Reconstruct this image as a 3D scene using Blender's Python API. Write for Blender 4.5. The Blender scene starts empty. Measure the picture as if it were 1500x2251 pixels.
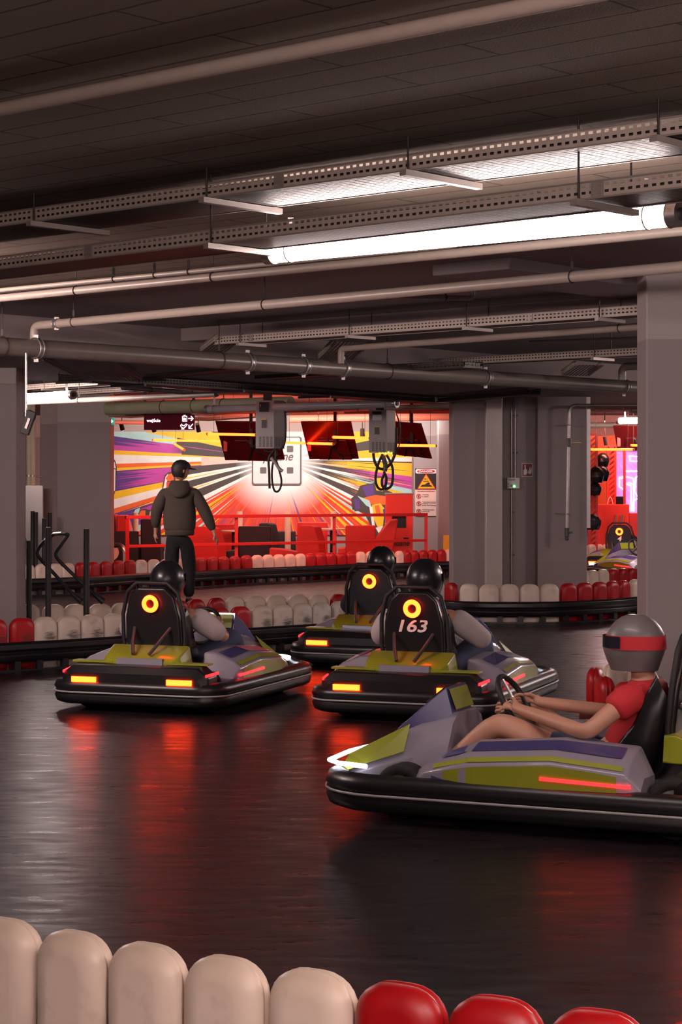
import bpy, bmesh, math, random
from mathutils import Vector, Matrix
random.seed(7)
C = bpy.context.scene.collection
SC = bpy.context.scene
F = 4250.0; HY = 1055.0; CX = 750.0; EYE = 1.55
# ---------------------------------------------------------------- camera, world, exposure
cam_d = bpy.data.cameras.new('camera'); cam = bpy.data.objects.new('camera', cam_d); C.objects.link(cam)
cam.location = (0, 0, EYE); cam.rotation_euler = (math.pi/2, 0, 0)
cam_d.sensor_fit = 'VERTICAL'; cam_d.sensor_height = 36.0; cam_d.lens = 36.0*F/2251.0
cam_d.shift_y = -(2251/2-HY)/2251.0; cam_d.clip_end = 300; cam_d.clip_start = .05
SC.camera = cam
w = bpy.data.worlds.new('world'); SC.world = w; w.use_nodes = True
w.node_tree.nodes['Background'].inputs[0].default_value = (.75, .55, .52, 1)
w.node_tree.nodes['Background'].inputs[1].default_value = 0.02
SC.view_settings.view_transform = 'Standard'; SC.view_settings.look = 'None'
SC.view_settings.gamma = 1; SC.view_settings.use_curve_mapping = False
SC.view_settings.exposure = 0.68
TUBE = 130.0
BAR = 14.0            # strength of the orange bars

def area(name, loc, target, size, size_y, energy, col):
    l = bpy.data.lights.new(name, 'AREA'); l.shape = 'RECTANGLE'; l.size = size; l.size_y = size_y
    l.energy = energy; l.color = col
    o = bpy.data.objects.new(name, l); C.objects.link(o); o.location = loc
    d = Vector(target)-Vector(loc); o.rotation_euler = d.to_track_quat('-Z', 'Y').to_euler()
    return o
# track lighting over the lounge: washes the mural and the seats in front of it
for i, x in enumerate((-3.2, -1.6, 0.0, 1.3)):
    area('track_light', (x, 34.6, 2.72), (x*.9-.1, 37.0, 1.25), .5, .15, 24 if i < 3 else 14, (1, .90, .84))
area('lounge_light', (-1.0, 33.2, 2.72), (-1.0, 33.4, 0), 3.5, .3, 34, (1, .50, .42))
area('lounge_red_fill', (-1.2, 28.2, 2.12), (-1.1, 30.0, 2.8), 5.0, .3, 60, (1, .16, .08))  # invisible fill, no lamp here; added to strengthen the bars' red light
area('lounge_front_fill', (-1.1, 28.4, 2.50), (-1.1, 31.0, .2), 4.2, .2, 54, (1, .33, .26))  # added fill without a lamp, reddens the barrier and screens from the front
area('shop_light', (5.2, 34.0, 2.6), (5.2, 35.5, 1.2), 1.2, .3, 42, (1, .35, .25))

# ---------------------------------------------------------------- helpers
def P(x, y, Z): return Vector(((x-CX)/F*Z, Z, EYE-(y-HY)/F*Z))
def H(x, y, h):                     # point at height h seen at pixel (x, y)
    Z = F*(h-EYE)/(HY-y); return Vector(((x-CX)/F*Z, Z, h))
def pts_line(a, b, t): return a+(b-a)*t

class MB:
    def __init__(s): s.v = []; s.f = []; s.m = []; s.sm = []
    def add(s, vs, fs, mi=0, smooth=False):
        b = len(s.v); s.v += [Vector(v) for v in vs]
        for f in fs: s.f.append([b+i for i in f]); s.m.append(mi); s.sm.append(smooth)
        return s
    def box(s, c, d, M=None, mi=0):
        c = Vector(c); hx, hy, hz = d[0]/2, d[1]/2, d[2]/2
        vs = [Vector((x, y, z)) for x in (-hx, hx) for y in (-hy, hy) for z in (-hz, hz)]
        if M is not None: vs = [M @ v for v in vs]
        vs = [v+c for v in vs]
        return s.add(vs, [(0,1,3,2),(4,6,7,5),(0,4,5,1),(2,3,7,6),(0,2,6,4),(1,5,7,3)], mi)
    def bar(s, a, b, wd, ht, mi=0):  # box beam from a to b, wd across, ht up
        a, b = Vector(a), Vector(b); d = b-a; L = d.length; x = d/L
        up = Vector((0,0,1)) if abs(x.z) < .95 else Vector((0,1,0))
        y = up.cross(x).normalized(); z = x.cross(y)
        M = Matrix((x, y, z)).transposed()
        return s.box((a+b)/2, (L, wd, ht), M, mi)
    def hexa(s, q0, q1, mi=0):       # two matching quads -> solid
        vs = list(q0)+list(q1); n = len(q0)
        fs = [tuple(range(n))[::-1], tuple(range(n, 2*n))]+[(i, (i+1) % n, n+(i+1) % n, n+i) for i in range(n)]
        return s.add(vs, fs, mi)
    def slab(s, quad, t, mi=0):      # planar quad with thickness t away from camera-ish normal
        q = [Vector(p) for p in quad]; n = (q[1]-q[0]).cross(q[2]-q[0]).normalized()*t
        return s.hexa(q, [p+n for p in q], mi)
    def tube(s, pts, r, seg=10, mi=0, closed=False, caps=True):
        P_ = [Vector(p) for p in pts]; n = len(P_)
        rr = r if isinstance(r, (list, tuple)) else [r]*n
        rings = []; nrm = None
        for i, p in enumerate(P_):
            if closed: t = (P_[(i+1) % n]-P_[i-1]).normalized()
            else:
                t = Vector((0,0,0))
                if i > 0: t += (p-P_[i-1]).normalized()
                if i < n-1: t += (P_[i+1]-p).normalized()
                t = t.normalized() if t.length > 1e-6 else Vector((0,0,1))
            if nrm is None:
                nrm = t.cross(Vector((0,0,1)))
                if nrm.length < .05: nrm = t.cross(Vector((1,0,0)))
                nrm.normalize()
            else:
                nrm = (nrm-t*nrm.dot(t)); nrm = nrm.normalized() if nrm.length > 1e-6 else t.orthogonal().normalized()
            b = t.cross(nrm)
            rings.append([p+(nrm*math.cos(2*math.pi*k/seg)+b*math.sin(2*math.pi*k/seg))*rr[i] for k in range(seg)])
        vs = [v for R_ in rings for v in R_]; fs = []
        for i in range(n if closed else n-1):
            j = (i+1) % n
            for k in range(seg): fs.append((i*seg+k, i*seg+(k+1) % seg, j*seg+(k+1) % seg, j*seg+k))
        s.add(vs, fs, mi, True)
        if caps and not closed:
            s.add(rings[0], [tuple(range(seg))[::-1]], mi); s.add(rings[-1], [tuple(range(seg))], mi)
        return s
    def cyl(s, a, b, r, seg=16, mi=0): return s.tube([a, b], r, seg, mi)
    def ring(s, c, n, R_, r, seg=24, mi=0, rs=8):
        n = Vector(n).normalized(); u = n.orthogonal().normalized(); v = n.cross(u)
        return s.tube([Vector(c)+(u*math.cos(2*math.pi*k/seg)+v*math.sin(2*math.pi*k/seg))*R_ for k in range(seg)], r, rs, mi, closed=True)
    def prism(s, outline, z0, z1, mi=0, M=None):   # outline in xy
        q0 = [Vector((x, y, z0)) for x, y in outline]; q1 = [Vector((x, y, z1)) for x, y in outline]
        if M is not None: q0 = [M @ v for v in q0]; q1 = [M @ v for v in q1]
        return s.hexa(q0, q1, mi)
    def loft(s, sections, mi=0, smooth=True, closed=True, cap=True):
        n = len(sections[0]); vs = [Vector(p) for S in sections for p in S]; fs = []
        for i in range(len(sections)-1):
            for k in range(n if closed else n-1): fs.append((i*n+k, i*n+(k+1) % n, (i+1)*n+(k+1) % n, (i+1)*n+k))
        s.add(vs, fs, mi, smooth)
        if cap and closed:
            s.add(sections[0], [tuple(range(n))[::-1]], mi); s.add(sections[-1], [tuple(range(n))], mi)
        return s
    def ball(s, c, r, seg=16, rings=10, mi=0, sc=(1,1,1)):
        c = Vector(c); S = []
        for i in range(1, rings):
            a = math.pi*i/rings
            S.append([c+Vector((r*sc[0]*math.sin(a)*math.cos(2*math.pi*k/seg), r*sc[1]*math.sin(a)*math.sin(2*math.pi*k/seg), r*sc[2]*math.cos(a))) for k in range(seg)])
        return s.loft(S, mi)
    def build(s, name, mats, parent=None, world=False, bevel=0, bseg=2, loc=None, rz=0, fix=True):
        me = bpy.data.meshes.new(name)
        vs = s.v
        if world and parent is not None:
            inv = chain(parent).inverted(); vs = [inv @ v for v in vs]
        o = bpy.data.objects.new(name, me); C.objects.link(o)
        if world and parent is None and vs:      # origin at base centre
            c = sum(vs, Vector())/len(vs); c.z = min(v.z for v in vs)
            vs = [v-c for v in vs]; o.location = c
        if loc is not None: o.location = loc
        if rz: o.rotation_euler.z = rz
        me.from_pydata([tuple(v) for v in vs], [], s.f)
        if not isinstance(mats, (list, tuple)): mats = [mats]
        for m in mats: me.materials.append(m)
        for i, p in enumerate(me.polygons): p.material_index = s.m[i]; p.use_smooth = s.sm[i]
        if fix:
            bm = bmesh.new(); bm.from_mesh(me); bmesh.ops.recalc_face_normals(bm, faces=bm.faces); bm.to_mesh(me); bm.free()
        if bevel:
            md = o.modifiers.new('bevel', 'BEVEL'); md.width = bevel; md.segments = bseg; md.limit_method = 'ANGLE'
            md.angle_limit = math.radians(40)
            for p in me.polygons: p.use_smooth = True
            md.harden_normals = True
        o.parent = parent
        return o
def chain(o):
    M = Matrix.Translation(o.location) @ o.rotation_euler.to_matrix().to_4x4() @ Matrix.Diagonal((*o.scale, 1))
    return chain(o.parent) @ M if o.parent else M
def tag(o, label=None, cat=None, group=None, kind=None):
    if label: o['label'] = label
    if cat: o['category'] = cat
    if group: o['group'] = group
    if kind: o['kind'] = kind
    return o
def thing(name, label, cat, loc=(0,0,0), rz=0, group=None, kind=None):
    o = bpy.data.objects.new(name, None); o.empty_display_size = .1; C.objects.link(o)
    o.location = loc; o.rotation_euler = (0, 0, rz)
    return tag(o, label, cat, group, kind)
def struct(o): return tag(o, kind='structure')
def tree_children(o): return [c for c in bpy.data.objects if c.parent == o]
def copy_tree(o, parent=None):
    ch = tree_children(o)
    c = o.copy(); C.objects.link(c); c.parent = parent
    for k in ch: copy_tree(k, c)
    return c

# ---------------------------------------------------------------- materials
def lin(c): return tuple(((v/255)/12.92 if v/255 <= .04045 else ((v/255+.055)/1.055)**2.4) for v in c)
def newmat(name):
    m = bpy.data.materials.new(name); m.use_nodes = True; nt = m.node_tree
    return m, nt, nt.nodes['Principled BSDF']
def N(nt, t, **k):
    n = nt.nodes.new(t)
    for a, b in k.items():
        if a.startswith('i_'): n.inputs[a[2:].replace('_', ' ')].default_value = b
        else: setattr(n, a, b)
    return n
def L(nt, a, b): nt.links.new(a, b)
def mathn(nt, op, a, b=None, c=None):
    n = nt.nodes.new('ShaderNodeMath'); n.operation = op
    for i, v in enumerate((a, b, c)):
        if v is None: continue
        if isinstance(v, (int, float)): n.inputs[i].default_value = v
        else: nt.links.new(v, n.inputs[i])
    return n.outputs[0]
def mix(nt, fac, a, b):
    n = nt.nodes.new('ShaderNodeMix'); n.data_type = 'RGBA'
    for s, v in ((0, fac), (6, a), (7, b)):
        if isinstance(v, (int, float)): n.inputs[s].default_value = v
        elif isinstance(v, tuple): n.inputs[s].default_value = v if len(v) == 4 else (*v, 1)
        else: nt.links.new(v, n.inputs[s])
    return n.outputs[2]
def mat(name, col, rough=.5, metal=0, var=.12, scale=6, bump=0, bscale=60, coat=0, spec=None):
    m, nt, b = newmat(name)
    tc = N(nt, 'ShaderNodeTexCoord'); nz = N(nt, 'ShaderNodeTexNoise'); nz.inputs['Scale'].default_value = scale
    nz.inputs['Detail'].default_value = 5; L(nt, tc.outputs['Object'], nz.inputs['Vector'])
    dark = tuple(c*(1-var) for c in col); lite = tuple(min(1, c*(1+var)) for c in col)
    L(nt, mix(nt, nz.outputs[0], dark, lite), b.inputs['Base Color'])
    b.inputs['Roughness'].default_value = rough; b.inputs['Metallic'].default_value = metal
    if coat: b.inputs['Coat Weight'].default_value = coat
    if spec is not None: b.inputs['Specular IOR Level'].default_value = spec
    if bump:
        n2 = N(nt, 'ShaderNodeTexNoise'); n2.inputs['Scale'].default_value = bscale; n2.inputs['Detail'].default_value = 4
        L(nt, tc.outputs['Object'], n2.inputs['Vector'])
        bp = N(nt, 'ShaderNodeBump'); bp.inputs['Strength'].default_value = bump; bp.inputs['Distance'].default_value = .01
        L(nt, n2.outputs[0], bp.inputs['Height']); L(nt, bp.outputs[0], b.inputs['Normal'])
    return m
def emit(name, col, strength):
    m, nt, b = newmat(name)
    b.inputs['Base Color'].default_value = (*col, 1); b.inputs['Emission Color'].default_value = (*col, 1)
    b.inputs['Emission Strength'].default_value = strength; b.inputs['Roughness'].default_value = .4
    return m
AX = Vector((-4816, 4250, 0)).normalized()     # direction of the trays and pipes
BX = Vector((3740, 4250, 0)).normalized()      # across them
ANG = math.atan2(AX.y, AX.x)

# boarded ceiling (wood-wool boards)
def ceiling_mat():
    m, nt, b = newmat('ceiling_boards')
    tc = N(nt, 'ShaderNodeTexCoord'); mp = N(nt, 'ShaderNodeMapping'); mp.inputs['Rotation'].default_value = (0, 0, -ANG)
    L(nt, tc.outputs['Object'], mp.inputs['Vector'])
    nd = N(nt, 'ShaderNodeTexNoise'); nd.inputs['Scale'].default_value = 30; L(nt, tc.outputs['Object'], nd.inputs['Vector'])
    va = N(nt, 'ShaderNodeVectorMath', operation='MULTIPLY_ADD'); va.inputs[1].default_value = (.010, .010, 0)
    L(nt, nd.outputs['Color'], va.inputs[0]); L(nt, mp.outputs[0], va.inputs[2])
    br = N(nt, 'ShaderNodeTexBrick'); br.offset = .43; br.inputs['Scale'].default_value = 1
    br.inputs['Brick Width'].default_value = 1.05; br.inputs['Row Height'].default_value = .185
    br.inputs['Mortar Size'].default_value = .0062; br.inputs['Mortar Smooth'].default_value = .35
    br.inputs['Color1'].default_value = (.20, .145, .105, 1); br.inputs['Color2'].default_value = (.245, .18, .13, 1)
    br.inputs['Mortar'].default_value = (.035, .024, .02, 1)
    L(nt, va.outputs[0], br.inputs['Vector'])
    n2 = N(nt, 'ShaderNodeTexNoise'); n2.inputs['Scale'].default_value = 130; n2.inputs['Detail'].default_value = 6
    L(nt, tc.outputs['Object'], n2.inputs['Vector'])
    n3 = N(nt, 'ShaderNodeTexNoise'); n3.inputs['Scale'].default_value = 1.3; L(nt, tc.outputs['Object'], n3.inputs['Vector'])
    c1 = mix(nt, mathn(nt, 'MULTIPLY', n2.outputs[0], .5), br.outputs['Color'], (.085, .058, .040, 1))
    c2 = mix(nt, mathn(nt, 'MULTIPLY', n3.outputs[0], .45), c1, (.20, .155, .13, 1))
    L(nt, mix(nt, mathn(nt, 'MULTIPLY', br.outputs['Fac'], .8), c2, (.028, .02, .016, 1)), b.inputs['Base Color'])
    hgt = mathn(nt, 'SUBTRACT', mathn(nt, 'MULTIPLY', n2.outputs[0], .5), br.outputs['Fac'])
    bp = N(nt, 'ShaderNodeBump'); bp.inputs['Strength'].default_value = .6; bp.inputs['Distance'].default_value = .008
    L(nt, hgt, bp.inputs['Height']); L(nt, bp.outputs[0], b.inputs['Normal'])
    b.inputs['Roughness'].default_value = .9
    return m
def floor_mat():
    m, nt, b = newmat('polished_track_floor')
    tc = N(nt, 'ShaderNodeTexCoord')
    mp = N(nt, 'ShaderNodeMapping'); mp.inputs['Rotation'].default_value = (0, 0, math.radians(-12)); mp.inputs['Scale'].default_value = (.45, 1.5, 1)
    L(nt, tc.outputs['Object'], mp.inputs['Vector'])
    n1 = N(nt, 'ShaderNodeTexNoise'); n1.inputs['Scale'].default_value = 1.6; n1.inputs['Detail'].default_value = 8; L(nt, mp.outputs[0], n1.inputs['Vector'])
    n2 = N(nt, 'ShaderNodeTexNoise'); n2.inputs['Scale'].default_value = 9; n2.inputs['Detail'].default_value = 8; L(nt, mp.outputs[0], n2.inputs['Vector'])
    n3 = N(nt, 'ShaderNodeTexNoise'); n3.inputs['Scale'].default_value = 90; n3.inputs['Detail'].default_value = 4; L(nt, tc.outputs['Object'], n3.inputs['Vector'])
    base = mix(nt, n1.outputs[0], (.006, .004, .0055, 1), (.015, .0095, .012, 1))
    base = mix(nt, mathn(nt, 'MULTIPLY', n3.outputs[0], .3), base, (.022, .015, .018, 1))
    # thin curved scratches / slab joints
    wv = N(nt, 'ShaderNodeTexVoronoi'); wv.feature = 'DISTANCE_TO_EDGE'; wv.inputs['Scale'].default_value = .28
    L(nt, tc.outputs['Object'], wv.inputs['Vector'])
    ln = mathn(nt, 'LESS_THAN', wv.outputs['Distance'], .0018)
    L(nt, mix(nt, mathn(nt, 'MULTIPLY', ln, .6), base, (.01, .007, .008, 1)), b.inputs['Base Color'])
    rr = N(nt, 'ShaderNodeMapRange'); rr.inputs['From Min'].default_value = .3; rr.inputs['From Max'].default_value = .75
    rr.inputs['To Min'].default_value = .25; rr.inputs['To Max'].default_value = .44
    L(nt, n2.outputs[0], rr.inputs['Value']); L(nt, rr.outputs[0], b.inputs['Roughness'])
    hs = mathn(nt, 'ADD', mathn(nt, 'MULTIPLY', n2.outputs[0], 1.0), mathn(nt, 'MULTIPLY', n3.outputs[0], .06))
    bp = N(nt, 'ShaderNodeBump'); bp.inputs['Strength'].default_value = .30; bp.inputs['Distance'].default_value = .010
    L(nt, hs, bp.inputs['Height']); L(nt, bp.outputs[0], b.inputs['Normal'])
    b.inputs['Specular IOR Level'].default_value = .34
    return m
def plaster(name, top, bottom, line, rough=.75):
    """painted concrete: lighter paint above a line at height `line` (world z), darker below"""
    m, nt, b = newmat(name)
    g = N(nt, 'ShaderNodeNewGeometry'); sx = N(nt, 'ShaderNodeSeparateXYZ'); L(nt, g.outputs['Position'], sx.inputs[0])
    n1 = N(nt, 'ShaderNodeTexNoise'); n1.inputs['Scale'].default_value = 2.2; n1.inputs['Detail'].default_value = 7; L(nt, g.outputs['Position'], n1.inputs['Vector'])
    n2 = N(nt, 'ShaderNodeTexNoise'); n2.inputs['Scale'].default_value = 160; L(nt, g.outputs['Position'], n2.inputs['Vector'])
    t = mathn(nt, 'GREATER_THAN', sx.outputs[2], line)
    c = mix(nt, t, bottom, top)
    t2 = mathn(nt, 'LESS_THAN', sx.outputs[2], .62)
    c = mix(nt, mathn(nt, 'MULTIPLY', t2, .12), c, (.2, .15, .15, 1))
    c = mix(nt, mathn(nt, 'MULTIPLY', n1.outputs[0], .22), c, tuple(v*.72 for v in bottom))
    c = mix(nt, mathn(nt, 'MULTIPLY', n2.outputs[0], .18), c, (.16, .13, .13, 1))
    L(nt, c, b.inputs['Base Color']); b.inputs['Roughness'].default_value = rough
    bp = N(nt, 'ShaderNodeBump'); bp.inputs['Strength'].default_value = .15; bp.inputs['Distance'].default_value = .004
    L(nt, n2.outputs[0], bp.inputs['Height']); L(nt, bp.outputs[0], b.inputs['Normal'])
    return m
def perf(name, col, axis, pitch=.032, slot=.017, rows=.024, off=.008, rough=.5, metal=.3):
    """sheet steel with rows of slots (really open), in object x / axis"""
    m, nt, b = newmat(name)
    tc = N(nt, 'ShaderNodeTexCoord'); sx = N(nt, 'ShaderNodeSeparateXYZ'); L(nt, tc.outputs['Object'], sx.inputs[0])
    v = sx.outputs[2 if axis == 'z' else 1]
    row = mathn(nt, 'DIVIDE', mathn(nt, 'SUBTRACT', v, off), rows)
    fx = mathn(nt, 'FRACT', mathn(nt, 'DIVIDE', sx.outputs[0], pitch)); fv = mathn(nt, 'FRACT', row)
    a = mathn(nt, 'LESS_THAN', mathn(nt, 'ABSOLUTE', mathn(nt, 'SUBTRACT', fx, .5)), slot/pitch/2)
    c = mathn(nt, 'LESS_THAN', mathn(nt, 'ABSOLUTE', mathn(nt, 'SUBTRACT', fv, .5)), .2)
    h = mathn(nt, 'MULTIPLY', a, c)
    if axis == 'z':
        h = mathn(nt, 'MULTIPLY', h, mathn(nt, 'MULTIPLY', mathn(nt, 'GREATER_THAN', row, 0), mathn(nt, 'LESS_THAN', row, 2)))
    nz = N(nt, 'ShaderNodeTexNoise'); nz.inputs['Scale'].default_value = 8; L(nt, tc.outputs['Object'], nz.inputs['Vector'])
    L(nt, mix(nt, nz.outputs[0], tuple(x*.85 for x in col), tuple(min(1, x*1.1) for x in col)), b.inputs['Base Color'])
    b.inputs['Roughness'].default_value = rough; b.inputs['Metallic'].default_value = metal
    tr = N(nt, 'ShaderNodeBsdfTransparent'); ms = N(nt, 'ShaderNodeMixShader')
    L(nt, h, ms.inputs[0]); L(nt, b.outputs[0], ms.inputs[1]); L(nt, tr.outputs[0], ms.inputs[2])
    L(nt, ms.outputs[0], nt.nodes['Material Output'].inputs[0])
    return m
def block_mat(name, col, dirt, scuff):
    m, nt, b = newmat(name)
    tc = N(nt, 'ShaderNodeTexCoord'); oi = N(nt, 'ShaderNodeObjectInfo')
    va = N(nt, 'ShaderNodeVectorMath', operation='ADD'); cb = N(nt, 'ShaderNodeCombineXYZ')
    r10 = mathn(nt, 'MULTIPLY', oi.outputs['Random'], 17.0)
    for i in range(3): L(nt, r10, cb.inputs[i])
    L(nt, tc.outputs['Object'], va.inputs[0]); L(nt, cb.outputs[0], va.inputs[1])
    n1 = N(nt, 'ShaderNodeTexNoise'); n1.inputs['Scale'].default_value = 9; n1.inputs['Detail'].default_value = 8; L(nt, va.outputs[0], n1.inputs['Vector'])
    n2 = N(nt, 'ShaderNodeTexNoise'); n2.inputs['Scale'].default_value = 28; n2.inputs['Detail'].default_value = 6; L(nt, va.outputs[0], n2.inputs['Vector'])
    d = N(nt, 'ShaderNodeMapRange'); d.inputs['From Min'].default_value = .56; d.inputs['From Max'].default_value = .78
    L(nt, n1.outputs[0], d.inputs['Value'])
    c = mix(nt, mathn(nt, 'MULTIPLY', d.outputs[0], dirt), (*col, 1), tuple(v*.35 for v in col)+(1,))
    sx = N(nt, 'ShaderNodeSeparateXYZ'); L(nt, tc.outputs['Object'], sx.inputs[0])
    # tyre scuff: a short black smear low on the face
    dx = mathn(nt, 'DIVIDE', mathn(nt, 'SUBTRACT', sx.outputs[0], .025), .075)
    dz = mathn(nt, 'DIVIDE', mathn(nt, 'SUBTRACT', sx.outputs[2], .26), .055)
    rr = mathn(nt, 'ADD', mathn(nt, 'MULTIPLY', dx, dx), mathn(nt, 'MULTIPLY', dz, dz))
    mp = N(nt, 'ShaderNodeMapping'); mp.inputs['Scale'].default_value = (18, 18, 95); mp.inputs['Rotation'].default_value = (0, .25, 0); L(nt, va.outputs[0], mp.inputs['Vector'])
    n4 = N(nt, 'ShaderNodeTexNoise'); n4.inputs['Scale'].default_value = 1; n4.inputs['Detail'].default_value = 5; L(nt, mp.outputs[0], n4.inputs['Vector'])
    k = N(nt, 'ShaderNodeMapRange'); k.inputs['From Min'].default_value = .9; k.inputs['From Max'].default_value = .45
    L(nt, mathn(nt, 'ADD', mathn(nt, 'MULTIPLY', rr, .5), mathn(nt, 'MULTIPLY', n4.outputs[0], 1.05)), k.inputs['Value']); k = k.outputs[0]
    c = mix(nt, mathn(nt, 'MULTIPLY', k, scuff), c, (.03, .025, .022, 1))
    # yellowed shoulders
    top = N(nt, 'ShaderNodeMapRange'); top.inputs['From Min'].default_value = .33; top.inputs['From Max'].default_value = .41
    L(nt, sx.outputs[2], top.inputs['Value'])
    if col[1] > .2: c = mix(nt, mathn(nt, 'MULTIPLY', top.outputs[0], .3), c, (.50, .40, .26, 1))
    L(nt, c, b.inputs['Base Color']); b.inputs['Roughness'].default_value = .42
    b.inputs['Subsurface Weight'].default_value = .0
    bp = N(nt, 'ShaderNodeBump'); bp.inputs['Strength'].default_value = .12; bp.inputs['Distance'].default_value = .01
    L(nt, n1.outputs[0], bp.inputs['Height']); L(nt, bp.outputs[0], b.inputs['Normal'])
    return m

M = {}
M['ceil'] = ceiling_mat(); M['floor'] = floor_mat()
M['conc'] = mat('smooth_concrete', (.20, .165, .165), .85, var=.18, scale=1.2, bump=.12, bscale=150)
M['concd'] = mat('dark_concrete', (.27, .22, .22), .85, var=.15, scale=1.2, bump=.1, bscale=120)
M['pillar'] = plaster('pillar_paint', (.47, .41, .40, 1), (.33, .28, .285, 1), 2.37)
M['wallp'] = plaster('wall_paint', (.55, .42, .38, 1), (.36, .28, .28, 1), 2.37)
M['wall'] = mat('grey_wall', (.26, .22, .22), .8, bump=.1)
M['pipe'] = mat('cream_painted_pipe', (.40, .325, .275), .38, var=.10, scale=14)
M['pipeg'] = mat('grey_painted_pipe', (.24, .20, .185), .42, var=.12, scale=14)
M['pipeb'] = mat('dark_grey_pipe', (.20, .165, .15), .33, var=.14, scale=10)
M['galv'] = mat('galvanised_steel', (.42, .39, .38), .38, .8, var=.2, scale=30)
M['steel'] = mat('bright_steel', (.62, .58, .56), .25, .9)
M['rod'] = mat('threaded_rod', (.05, .042, .04), .5, .5)
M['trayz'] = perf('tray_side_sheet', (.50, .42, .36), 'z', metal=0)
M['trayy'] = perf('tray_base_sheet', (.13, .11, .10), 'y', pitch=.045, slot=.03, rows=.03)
M['trayyn'] = perf('darkened_tray_base_sheet', (.045, .038, .034), 'y', pitch=.045, slot=.03, rows=.03, metal=0)  # base colour darkened against the glare of the tube below
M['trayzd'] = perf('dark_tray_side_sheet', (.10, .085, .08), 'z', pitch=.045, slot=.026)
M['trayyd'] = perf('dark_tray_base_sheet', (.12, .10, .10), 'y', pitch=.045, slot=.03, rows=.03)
M['tray'] = mat('tray_steel', (.36, .31, .28), .5, .3)
M['bw'] = block_mat('white_block_plastic', (.76, .63, .53), .5, 0)
M['bws'] = block_mat('scuffed_white_block_plastic', (.64, .55, .47), .8, .85)
M['br'] = block_mat('red_block_plastic', (.40, .004, .007), .5, 0)
M['brs'] = block_mat('scuffed_red_block_plastic', (.44, .008, .012), .8, .7)
M['rubber'] = mat('black_rail_plastic', (.012, .010, .012), .32, var=.3, scale=3)
M['blackm'] = mat('matt_black', (.012, .011, .012), .6)
M['blackg'] = mat('gloss_black', (.010, .009, .010), .15)
M['tube'] = emit('lit_tube', (1, .775, .735), TUBE)
M['tubenear'] = emit('near_lit_tube', (1, .84, .81), TUBE*.17)
M['tubefar'] = emit('far_lit_tube', (1, .82, .79), TUBE*.28)
M['tubeoff'] = mat('unlit_tube_plastic', (.42, .38, .40), .25)
M['red'] = mat('red_paint', (.62, .018, .012), .4)
M['redl'] = mat('red_laminate', (.80, .035, .018), .45)
M['redf'] = mat('red_upholstery', (.62, .022, .016), .6, bump=.1)
M['darkf'] = mat('charcoal_upholstery', (.011, .010, .016), .6, bump=.1)
M['cream'] = mat('cream_paint', (.70, .60, .44), .5)
M['whitep'] = mat('white_plastic', (.70, .66, .66), .4)
M['grey'] = mat('grey_plastic', (.33, .31, .31), .4)
M['dgrey'] = mat('dark_grey_plastic', (.06, .055, .06), .4)
M['yellow'] = mat('yellow_plastic', (.80, .42, .01), .4)
M['lime'] = mat('lime_plastic', (.25, .27, .018), .35, coat=.3)
M['kwhite'] = mat('kart_white_panel', (.25, .225, .28), .3, coat=.3)
M['kblue'] = mat('kart_blue_panel', (.055, .05, .16), .3, coat=.3)
M['kblack'] = mat('kart_black_plastic', (.010, .009, .010), .35)
M['tyre'] = mat('tyre_rubber', (.010, .010, .010), .8)
M['ring'] = emit('ring_led', (1, .034, .003), 16)
M['tail'] = emit('tail_led', (1, .034, .003), 16)
M['redled'] = emit('red_led', (1, .010, .012), 4)
M['head'] = emit('white_led', (.85, .9, 1), 5)
M['bar'] = emit('orange_bar', (1, .035, .004), BAR)
M['barr'] = emit('red_bar', (1, .10, .06), 2.5)
M['skin'] = mat('skin', (.50, .25, .17), .5, var=.06)
M['hoodie'] = mat('olive_brown_cotton', (.065, .048, .038), .95, bump=.2, bscale=40)
M['trouser'] = mat('black_cotton', (.010, .009, .011), .9)
M['hair'] = mat('dark_hair', (.02, .014, .012), .6)
M['shirtw'] = mat('white_jersey', (.50, .44, .45), .85)
M['shirtd'] = mat('dark_jersey', (.03, .028, .034), .85)
M['shirtr'] = mat('red_jersey', (.50, .02, .03), .8)
M['shirtg'] = mat('grey_jersey', (.20, .17, .19), .85)
M['denim'] = mat('blue_denim', (.05, .065, .13), .85)
M['visor'] = mat('visor', (.02, .02, .03), .08)
M['helm'] = mat('black_helmet', (.012, .011, .014), .32, coat=.15)
M['helmg'] = mat('grey_helmet', (.15, .13, .13), .4, coat=.1)
M['screen'] = mat('red_glow_screen_back', (.10, .006, .006), .28)  # dark plastic; red glow of the light bars mixed into the colour
M['ink'] = mat('black_ink', (.015, .012, .014), .5)
M['glowtxt'] = emit('lit_lettering', (.9, .92, 1), 1.6)
M['signred'] = mat('dark_red_panel', (.11, .004, .016), .6, spec=.1)
M['green'] = emit('exit_green', (.02, .35, .22), .5)
M['white'] = mat('white_print', (.75, .70, .68), .5)
M['crimson'] = mat('crimson_print', (.35, .01, .03), .5)
M['orangep'] = mat('orange_laminate', (.85, .12, .02), .5)
# ================================================================ structure
def plane_box(name, x0, x1, y0, y1, z0, z1, m):
    mb = MB(); c = ((x0+x1)/2, (y0+y1)/2, z0)
    mb.box((0, 0, (z1-z0)/2), (x1-x0, y1-y0, z1-z0)); o = mb.build(name, m); o.location = c
    return struct(o)
X0, X1, Y0, Y1 = -16.0, 15.0, -4.0, 39.0
plane_box('floor', X0, X1, Y0, Y1, -.2, 0, M['floor'])
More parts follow.
